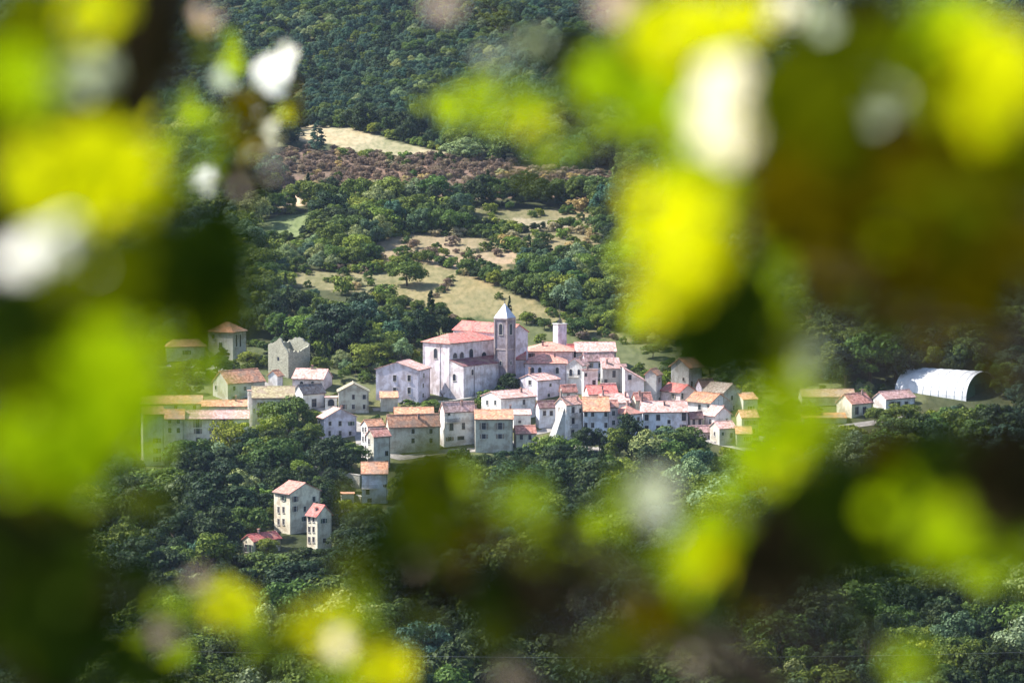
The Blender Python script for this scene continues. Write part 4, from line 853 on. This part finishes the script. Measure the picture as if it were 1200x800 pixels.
# ------------------------------------------------------------------ the near branches the camera looks through
bark_n = plain('near_bark', (.022, .016, .009), .95, 0, .4, 40)
FT = [(0, (.85, .9, 1)), (1, (1.1, 1.05, 1))]
L_Y = foliage('leaf_young', (.53, .56, .003), (.70, .67, .005), .5, .5, FT, 0.)
L_G = foliage('leaf_green', (.24, .36, .003), (.36, .47, .004), .5, .5, FT, 0.)
L_O = foliage('leaf_olive', (.055, .075, .002), (.11, .13, .003), .35, .5, FT, 0.)  # olive and deep green tones take in the shade among the leaves
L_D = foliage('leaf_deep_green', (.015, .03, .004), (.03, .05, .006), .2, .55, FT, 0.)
L_B = foliage('leaf_shade_brown', (.055, .045, .001), (.11, .085, .002), .3, .6, FT, 0.)  # brown of shaded leaves, set as their own colour
L_K = foliage('leaf_shaded', (.012, .01, .006), (.03, .024, .012), .1, .7, FT, 0.)  # near black of leaves in shade, put into the leaf colour
L_W = foliage('petal_or_glare_white', (.85, .84, .80), (.95, .93, .90), .35, .5, FT, 0.)  # white flowers, and bright glare off leaves painted as petals
L_P = foliage('petal_pink', (.46, .34, .28), (.66, .52, .43), .35, .5, FT, 0.)
L_C = foliage('petal_or_glare_cream', (.85, .78, .58), (.95, .88, .68), .4, .5, FT, 0.)  # cream flowers, and glare patches put into petal colour
L_S = foliage('leaf_glare_pale', (.36, .42, .30), (.50, .54, .40), .35, .45, FT, 0.)  # pale discs of glare painted as leaf colour
FM = dict(Y=L_Y, G=L_G, O=L_O, D=L_D, B=L_B, K=L_K, W=L_W, P=L_P, C=L_C, S=L_S)
def leaves(c, ax, n, L, mat, name, parent, wide=.55, jit=.5, dj=.1, lit=True):
    "n pointed, slightly folded leaves about c, spread over ax = (half width, half height)"
    a = nr.random(n)*2*pi; r = np.sqrt(nr.random(n))
    P = np.stack([c.x+ax[0]*r*np.cos(a), c.y*(1+nr.uniform(-dj, dj, n)), c.z+ax[1]*r*np.sin(a)], 1)
    P[:, 0] *= P[:, 1]/c.y; P[:, 2] *= P[:, 1]/c.y
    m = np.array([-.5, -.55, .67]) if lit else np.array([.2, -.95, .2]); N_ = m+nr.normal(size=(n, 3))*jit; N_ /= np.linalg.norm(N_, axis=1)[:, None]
    T = np.cross(N_, nr.normal(size=(n, 3))); T /= np.linalg.norm(T, axis=1)[:, None]; B = np.cross(N_, T)
    l = L*nr.uniform(.7, 1.25, (n, 1)); w_ = l*wide*.5; f = w_*.28
    prof = [(0, 0, 0), (.22, .8, 1), (.5, 1, 1), (.78, .62, 1), (1, 0, .6)]
    sp = []; lf = []; rt = []
    for t, wd, k in prof:
        bend = -.14*t*t*l*N_
        sp.append(P+T*l*(t-.5)+bend); lf.append(P+T*l*(t-.5)+bend+B*w_*wd+N_*f*wd); rt.append(P+T*l*(t-.5)+bend-B*w_*wd+N_*f*wd)
    V = np.stack([sp[0], sp[1], sp[2], sp[3], sp[4], lf[1], lf[2], lf[3], rt[1], rt[2], rt[3]], 1).reshape(-1, 3)
    F = []
    for i in range(n):
        o = i*11; F += [(o, o+5, o+1), (o+1, o+5, o+6, o+2), (o+2, o+6, o+7, o+3), (o+3, o+7, o+4), (o, o+1, o+8), (o+1, o+2, o+9, o+8), (o+2, o+3, o+10, o+9), (o+3, o+4, o+10)]
    return mesh_obj(name, V, F, mat, parent, None, True)
NEAR = {}
def near_tree(key, x, y, top, r0, label, limbs=(), cat='tree', name='near_tree'):
    root = empty(name, (0, 0, 0), 0, label, cat); zg = float(gz(x, y)); b = MB()
    b.tube([(x, y, zg-.3), (x+.02, y, zg+.5), (x-.03, y+.03, (zg+top)/2), (x, y, top)], [r0*1.4, r0, r0*.85, r0*.5], 12)
    b.build('trunk', bark_n, root, True); NEAR[key] = (root, Vector((x, y, zg)), top, r0); return root
def spray(key, px, py, rx, ry, d, kd, cover=1., lpx=40, jit=.5, wide=.55, name=None):
    "one side branch of a near tree with its leaves (or blossom) about the point seen at px, py"
    root, base, top, r0 = NEAR[key]; c = at(px, py, d); k = K*c.length
    zt = min(top-.02, max(base.z+.5, c.z-.05)); s = Vector((base.x, base.y, zt))
    mid = s.lerp(c, .55)+Vector((0, .12, -.04)); b = MB(); b.tube([s, s.lerp(mid, .5)+Vector((0, .03, .02)), mid, c], [r0*.12, .0028, .0018, .0010], 6)
    br = b.build('branch', bark_n, root, True)
    cover = cover*(3.0 if cover > 1.15 else (2.2 if cover > .65 else 1.5)); lpx *= 1.12; rx *= .92; ry *= .92
    n = max(3, int(cover*pi*rx*ry/(.38*wide/.55*lpx*lpx)))
    leaves(c, (rx*k, ry*k), n, lpx*k, FM[kd], name or ('blossom' if kd in 'WPC' else 'foliage'), br, wide, jit, lit=kd in 'YGWCPS')  # blossom also names sprays that only hold pale glare
near_tree('L', -1.05, 1.9, 1.1, .06, 'leafy near tree at the left edge, out of focus, with highlights modelled as white petals')
near_tree('R', 1.15, 1.8, 1.1, .05, 'leafy near tree at the right edge, out of focus, with yellow green leaves')
near_tree('T', .55, 3.1, .9, .035, 'slender near tree right of centre whose leaves hang into the top of the view')
near_tree('S', -.75, 1.3, -.28, .02, 'low leafy shrub in front at the bottom left, out of focus', cat='shrub', name='near_shrub')
near_tree('U', .35, 1.5, -.36, .02, 'low leafy shrub in front at the bottom right, out of focus', cat='shrub', name='near_shrub')
near_tree('F', -1.75, 4.7, 1.3, .05, 'thin flowering near tree at the upper left with round white blossom clusters')
# dark limb crossing the upper left corner
root, *_ = NEAR['L']; b = MB(); b.tube([(-1.05, 1.9, -.55), at(-60, 300, 1.8), at(150, 95, 1.7), at(165, 30, 1.7), at(200, -120, 1.7)], [.04, .03, .019, .021, .024], 10); b.build('limb', bark_n, root, True)
for a_ in [
 # left
 ('L', 95, 205, 105, 62, 1.45, 'Y', 2.6, 46), ('L', 215, 170, 55, 60, 1.9, 'G', .55, 26), ('L', 25, 90, 50, 70, 1.4, 'G', 1.1, 36), ('L', 25, 170, 40, 40, 1.3, 'O', 1.0, 40),
 ('L', 112, 18, 42, 30, 1.5, 'Y', 1.6, 30), ('L', 20, 20, 40, 30, 1.4, 'O', 1.4, 40), ('L', 95, 85, 40, 30, 1.6, 'S', .9, 26), ('L', 165, 50, 38, 70, 1.6, 'K', 2.2, 36), ('L', 205, 70, 18, 40, 2., 'K', .5, 22),
 ('F', 320, 82, 24, 26, 4.4, 'W', 1.6, 20, .4, .95), ('F', 333, 62, 14, 12, 4.2, 'W', .9, 14, .4, .95), ('F', 293, 125, 13, 13, 4.8, 'W', 2.0, 12, .35, .95), ('F', 311, 158, 15, 15, 4.2, 'C', 1.6, 13, .35, .95), ('F', 300, 172, 13, 12, 4.2, 'S', 1.0, 13, .35, .95), ('F', 244, 211, 18, 14, 4.4, 'W', 1.8, 14, .35, .95), ('L', 241, 20, 18, 14, 2.8, 'P', 1.2, 14, .5, .9), ('F', 262, 93, 16, 14, 3.6, 'S', 1.2, 14, .5, .9),
 ('F', 285, 150, 34, 50, 3.6, 'B', 1.0, 20), ('F', 275, 185, 22, 30, 3.8, 'O', 1.0, 18), ('L', 285, 215, 34, 30, 2.6, 'K', .9, 24), ('L', 300, 205, 36, 30, 2.6, 'P', .25, 16), ('F', 272, 62, 20, 24, 3.8, 'G', 1.0, 18), ('F', 338, 138, 12, 18, 3.8, 'Y', .8, 12), ('F', 238, 55, 18, 24, 3.4, 'O', .7, 16), ('F', 225, 120, 24, 30, 3.2, 'G', .5, 18), ('F', 345, 120, 12, 24, 3.8, 'B', .8, 14),
 ('L', 40, 290, 40, 30, 1.4, 'W', 1.6, 40, .3, .9), ('L', 85, 315, 34, 26, 1.5, 'W', 1.3, 34, .3, .9), ('L', 215, 315, 85, 60, 1.5, 'D', 2.2, 44), ('L', 120, 325, 90, 50, 1.3, 'O', 1.6, 44), ('L', 240, 350, 60, 70, 1.7, 'O', .9, 34), ('L', 25, 385, 50, 50, 1.3, 'D', 2.2, 44),  # white sprays stand for glare and sky gaps between leaves
 ('L', 130, 455, 75, 75, 1.35, 'G', 2.4, 50), ('L', 150, 440, 40, 40, 1.5, 'Y', .9, 34), ('L', 60, 530, 80, 55, 1.3, 'G', 1.6, 48), ('L', 30, 450, 40, 30, 1.3, 'O', 1.6, 44), ('L', 190, 400, 50, 60, 1.7, 'G', .35, 26), ('L', 20, 565, 50, 30, 1.3, 'O', 1.4, 44),
 ('S', 40, 680, 75, 90, 1.25, 'D', 2.2, 60), ('S', 20, 620, 60, 40, 1.25, 'K', 2.2, 60), ('S', 30, 665, 32, 34, 1.6, 'B', 1.1, 28), ('S', 100, 770, 70, 50, 1.3, 'D', 2., 50), ('S', 110, 660, 20, 70, 1.6, 'K', 1.0, 40), ('S', 45, 765, 34, 30, 1.4, 'O', .9, 30),
 # bottom left
 ('S', 262, 705, 32, 26, 2.6, 'Y', 1.4, 22), ('S', 293, 718, 22, 20, 2.6, 'Y', 1.4, 22), ('S', 205, 718, 36, 18, 1.9, 'G', .9, 22), ('S', 190, 742, 14, 12, 2.2, 'P', 1.2, 13), ('S', 243, 680, 18, 16, 2.2, 'P', .5, 13), ('S', 185, 762, 40, 20, 2.9, 'G', 1.0, 46), ('S', 180, 795, 50, 20, 1.8, 'D', 1.6, 26),
 ('S', 375, 735, 46, 34, 2.2, 'Y', 1.3, 26), ('S', 397, 757, 13, 14, 2., 'C', 2.4, 14, .4, .9), ('S', 450, 785, 38, 26, 2.1, 'Y', 1.4, 26), ('S', 330, 765, 36, 24, 1.8, 'O', .7, 22), ('S', 425, 668, 32, 30, 1.8, 'O', 1.0, 24), ('S', 400, 790, 40, 16, 1.6, 'G', 1.2, 26), ('S', 415, 720, 30, 26, 1.7, 'G', .9, 24),
 # bottom middle
 ('U', 500, 545, 36, 40, 1.6, 'O', 1.1, 34), ('U', 500, 600, 46, 50, 1.5, 'O', 1.2, 34), ('U', 470, 640, 50, 40, 1.6, 'D', .8, 34), ('U', 505, 690, 36, 30, 1.5, 'K', 1.6, 34), ('U', 545, 650, 44, 30, 1.7, 'B', .5, 26), ('U', 500, 650, 40, 34, 1.9, 'P', .22, 18), ('U', 585, 735, 34, 34, 1.7, 'O', 1.2, 30), ('U', 610, 590, 34, 34, 1.7, 'G', 1.2, 28), ('U', 570, 620, 26, 24, 1.9, 'B', .8, 22),
 ('U', 640, 690, 60, 34, 1.5, 'K', 1.3, 40), ('U', 560, 700, 40, 26, 1.5, 'D', .9, 34), ('U', 665, 640, 54, 30, 1.6, 'O', 1.0, 30), ('U', 706, 705, 28, 28, 2.0, 'P', .35, 20), ('U', 690, 760, 60, 34, 1.6, 'O', .7, 34), ('U', 760, 725, 40, 30, 1.5, 'B', 1.3, 34), ('U', 815, 768, 46, 32, 1.9, 'P', .45, 22), ('U', 830, 780, 50, 26, 2.4, 'C', .18, 20), ('U', 800, 755, 50, 26, 1.7, 'O', .5, 30), ('U', 765, 578, 26, 28, 1.7, 'S', 1.5, 22, .4, .8), ('U', 722, 590, 22, 34, 1.8, 'G', .9, 22),
 ('U', 602, 796, 22, 12, 1.8, 'P', 1.6, 18), ('U', 840, 640, 56, 40, 1.45, 'Y', 1.3, 34), ('U', 835, 645, 60, 46, 1.4, 'G', 1.5, 40), ('U', 760, 650, 30, 30, 1.6, 'O', .9, 26), ('U', 780, 610, 30, 16, 1.8, 'W', .5, 16), ('U', 820, 705, 50, 26, 1.5, 'D', 1.2, 36),
 # lower right
 ('R', 915, 655, 70, 60, 1.35, 'K', 2.0, 50), ('R', 975, 600, 50, 60, 1.4, 'D', 1.8, 44), ('R', 1045, 640, 60, 40, 1.4, 'D', 1.4, 44), ('R', 1180, 562, 60, 60, 1.3, 'K', 2.6, 50), ('R', 1110, 548, 50, 40, 1.4, 'D', 1.8, 44), ('R', 1130, 622, 60, 42, 1.35, 'G', 2.1, 44), ('R', 1180, 600, 50, 40, 1.4, 'O', 1.2, 40), ('R', 1185, 650, 30, 30, 1.4, 'G', 1.2, 36), ('R', 1062, 590, 50, 40, 1.4, 'G', 1.2, 40), ('R', 1045, 545, 34, 40, 1.6, 'B', 1.5, 30), ('R', 1065, 772, 26, 34, 1.6, 'G', 1.1, 24), ('R', 1000, 700, 60, 40, 1.6, 'D', .35, 36), ('R', 890, 750, 40, 40, 1.6, 'B', .3, 30),
 ('R', 935, 485, 42, 50, 1.55, 'G', 1.9, 34), ('R', 895, 550, 36, 36, 1.7, 'G', .9, 28), ('R', 955, 520, 30, 40, 1.7, 'O', .8, 28), ('R', 944, 420, 20, 26, 2.0, 'S', 1.4, 18), ('R', 905, 430, 30, 36, 1.7, 'O', 1.4, 28),
 # upper right
 ('R', 805, 285, 52, 78, 1.45, 'Y', 2.3, 40), ('R', 770, 350, 30, 46, 1.6, 'Y', .9, 28), ('R', 748, 300, 20, 60, 2.0, 'G', .5, 22), ('R', 850, 130, 34, 54, 1.4, 'C', 3.2, 34, .3, .9), ('R', 858, 215, 22, 40, 1.5, 'G', 1.1, 30), ('R', 800, 195, 34, 30, 1.6, 'G', 1.2, 30),
 ('R', 835, 395, 60, 60, 1.5, 'D', 2.0, 40), ('R', 870, 370, 40, 70, 1.45, 'D', 1.6, 40), ('R', 912, 345, 30, 46, 1.6, 'G', .9, 26), ('R', 925, 395, 26, 30, 1.8, 'O', .9, 24), ('R', 955, 230, 90, 70, 1.3, 'B', 2.0, 56), ('R', 1085, 220, 90, 70, 1.3, 'B', 2.2, 56), ('R', 940, 120, 60, 70, 1.3, 'O', 2.0, 50), ('R', 1160, 300, 80, 70, 1.3, 'B', 2.2, 56), ('R', 1080, 325, 55, 40, 1.4, 'B', 1.1, 46), 
 ('R', 1005, 288, 28, 28, 1.5, 'Y', .45, 24), ('R', 1060, 70, 80, 60, 1.35, 'O', 1.8, 50), ('R', 1030, 118, 34, 32, 1.9, 'S', 2.6, 28, .3, .9), ('R', 1160, 95, 60, 75, 1.35, 'Y', 2.3, 46), ('R', 1110, 30, 60, 34, 1.4, 'G', 1.5, 40), ('R', 1185, 200, 40, 40, 1.35, 'O', 1.6, 44), ('R', 1010, 5, 34, 18, 1.5, 'K', 2.0, 34),
 # top middle
 ('T', 915, 14, 18, 20, 2.0, 'C', 1.5, 18, .4, .9), ('T', 960, 22, 20, 20, 2.0, 'S', 1.3, 18, .4, .9), ('T', 800, 40, 70, 46, 1.5, 'Y', 1.9, 40), ('T', 860, 22, 40, 30, 1.6, 'Y', 1.4, 34), ('T', 725, 6, 26, 14, 1.8, 'P', 2.4, 20, .4, .8), ('T', 730, 95, 62, 44, 1.6, 'G', 1.3, 34), ('T', 790, 130, 40, 40, 1.6, 'G', 1.3, 34), ('T', 690, 72, 44, 26, 1.8, 'K', 1.1, 28), ('T', 655, 95, 26, 20, 2.0, 'D', .8, 24),
 ('T', 590, 120, 66, 32, 2.2, 'G', .7, 20), ('T', 540, 125, 50, 24, 2.6, 'G', .35, 14), ('T', 620, 145, 44, 20, 2.2, 'Y', .4, 18), ('T', 610, 62, 60, 28, 2.2, 'S', .35, 18), ('T', 690, 120, 34, 20, 2.2, 'B', .6, 20), ('T', 520, 6, 22, 10, 2.0, 'P', 1.2, 16), ('T', 575, 22, 30, 18, 2.2, 'B', .3, 16), ('T', 620, 212, 36, 16, 2.6, 'O', .35, 14), ('T', 720, 150, 40, 26, 2.2, 'G', .5, 22),
]:
    spray(*a_)
# single twigs with a few larger leaves that keep a readable outline
for a_ in [('L', 205, 140, 30, 50, 2.6, 'G', .5, 40), ('L', 190, 250, 30, 40, 2.4, 'O', .6, 40), ('L', 215, 430, 30, 60, 2.4, 'G', .45, 44), ('L', 150, 130, 60, 20, 2.2, 'Y', .7, 50), ('L', 175, 590, 50, 20, 2.4, 'D', .6, 44), ('S', 150, 690, 30, 40, 2.4, 'D', .8, 44),
           ('T', 505, 140, 40, 24, 3.2, 'G', .35, 30), ('T', 650, 60, 40, 30, 2.6, 'D', .6, 34), ('T', 700, 160, 50, 26, 2.8, 'G', .6, 34), ('R', 735, 330, 18, 60, 2.6, 'G', .6, 34), ('R', 745, 235, 24, 40, 2.6, 'Y', .6, 34), ('R', 885, 300, 30, 50, 2.0, 'G', .7, 40), 
           ('U', 560, 560, 40, 30, 2.2, 'G', .6, 34), ('U', 640, 610, 30, 30, 2.4, 'O', .7, 34), ('U', 700, 640, 50, 30, 2.4, 'G', .45, 36), ('U', 860, 590, 40, 26, 2.4, 'G', .6, 34), ('U', 790, 700, 50, 30, 2.2, 'O', .6, 36), ('S', 470, 740, 40, 40, 2.4, 'O', .6, 34), ('R', 1100, 560, 60, 30, 2.0, 'G', .6, 40), ('R', 900, 520, 40, 50, 2.2, 'G', .8, 40), ('R', 1170, 660, 40, 30, 2.2, 'G', .7, 36), ('R', 1070, 365, 60, 26, 2.2, 'B', .55, 36), ('R', 1160, 375, 50, 24, 2.2, 'B', .6, 36), ('L', 225, 440, 50, 40, 2.6, 'G', .24, 26), ('L', 265, 480, 50, 34, 3.0, 'G', .12, 22), ('L', 180, 500, 40, 50, 2.4, 'G', .4, 30), ('R', 1100, 250, 60, 50, 1.25, 'O', .9, 44), ('R', 985, 190, 44, 44, 1.25, 'O', .8, 40), ('R', 1060, 275, 30, 30, 1.3, 'G', .35, 34), ('R', 1120, 160, 40, 36, 1.4, 'G', .8, 38), ('R', 1020, 360, 60, 40, 2.4, 'O', .3, 30), ('R', 1120, 400, 60, 20, 3.0, 'B', .4, 24), ('R', 1165, 440, 30, 24, 2.2, 'B', .9, 30), ('S', 60, 640, 60, 40, 1.5, 'O', .7, 44), ('S', 150, 600, 50, 40, 2.2, 'O', .4, 34), ('R', 900, 495, 30, 50, 1.9, 'G', .9, 34), ('R', 925, 560, 44, 30, 1.9, 'Y', .7, 34), ('U', 852, 655, 60, 40, 1.7, 'G', .9, 40), ('R', 1140, 630, 70, 44, 1.7, 'G', .9, 40), ('R', 1120, 600, 50, 30, 1.6, 'Y', .6, 40), ('L', 250, 290, 50, 40, 2.0, 'D', .9, 40), ('L', 200, 350, 50, 60, 2.2, 'O', .6, 40), ('S', 425, 600, 30, 30, 2.4, 'O', .3, 34), ('R', 770, 230, 40, 50, 2.0, 'Y', .9, 36), ('T', 640, 175, 50, 24, 2.8, 'G', .6, 28), ('S', 300, 745, 30, 24, 2.4, 'G', .8, 36)]:
    spray(*a_)
for a_ in [('L', 60, 130, 90, 160, 2.1, 'O', 1.2, 40), ('L', 60, 430, 100, 170, 2.2, 'O', 1.4, 40), ('S', 50, 700, 80, 120, 2.0, 'K', 1.4, 50),
           ('R', 1060, 200, 170, 200, 2.2, 'B', 1.3, 46), ('R', 960, 130, 60, 140, 2.1, 'O', 1.2, 40), ('R', 1100, 590, 120, 80, 2.1, 'D', 1.3, 44), ('R', 960, 625, 60, 60, 2.0, 'K', 1.2, 40),
           ('U', 610, 690, 110, 50, 2.1, 'K', .9, 36), ('U', 500, 600, 50, 70, 2.1, 'D', 1.0, 34), ('T', 780, 80, 90, 70, 2.4, 'O', .9, 34)]:
    spray(*a_)
# ------------------------------------------------------------------ haze
hz = MB(); hz.box(-1700, 1700, -500, 4700, -185, 560); h_o = hz.build('haze', [], None); tag(h_o, 'thin blue summer haze over the valley', 'haze', kind='stuff')
hm = bpy.data.materials.new('haze'); hm.use_nodes = True; hm.node_tree.nodes.clear()
pv = hm.node_tree.nodes.new('ShaderNodeVolumePrincipled'); pv.inputs['Color'].default_value = (.55, .7, 1, 1); pv.inputs['Density'].default_value = .00002; pv.inputs['Anisotropy'].default_value = .2
ho = hm.node_tree.nodes.new('ShaderNodeOutputMaterial'); hm.node_tree.links.new(pv.outputs[0], ho.inputs['Volume']); h_o.data.materials.append(hm)
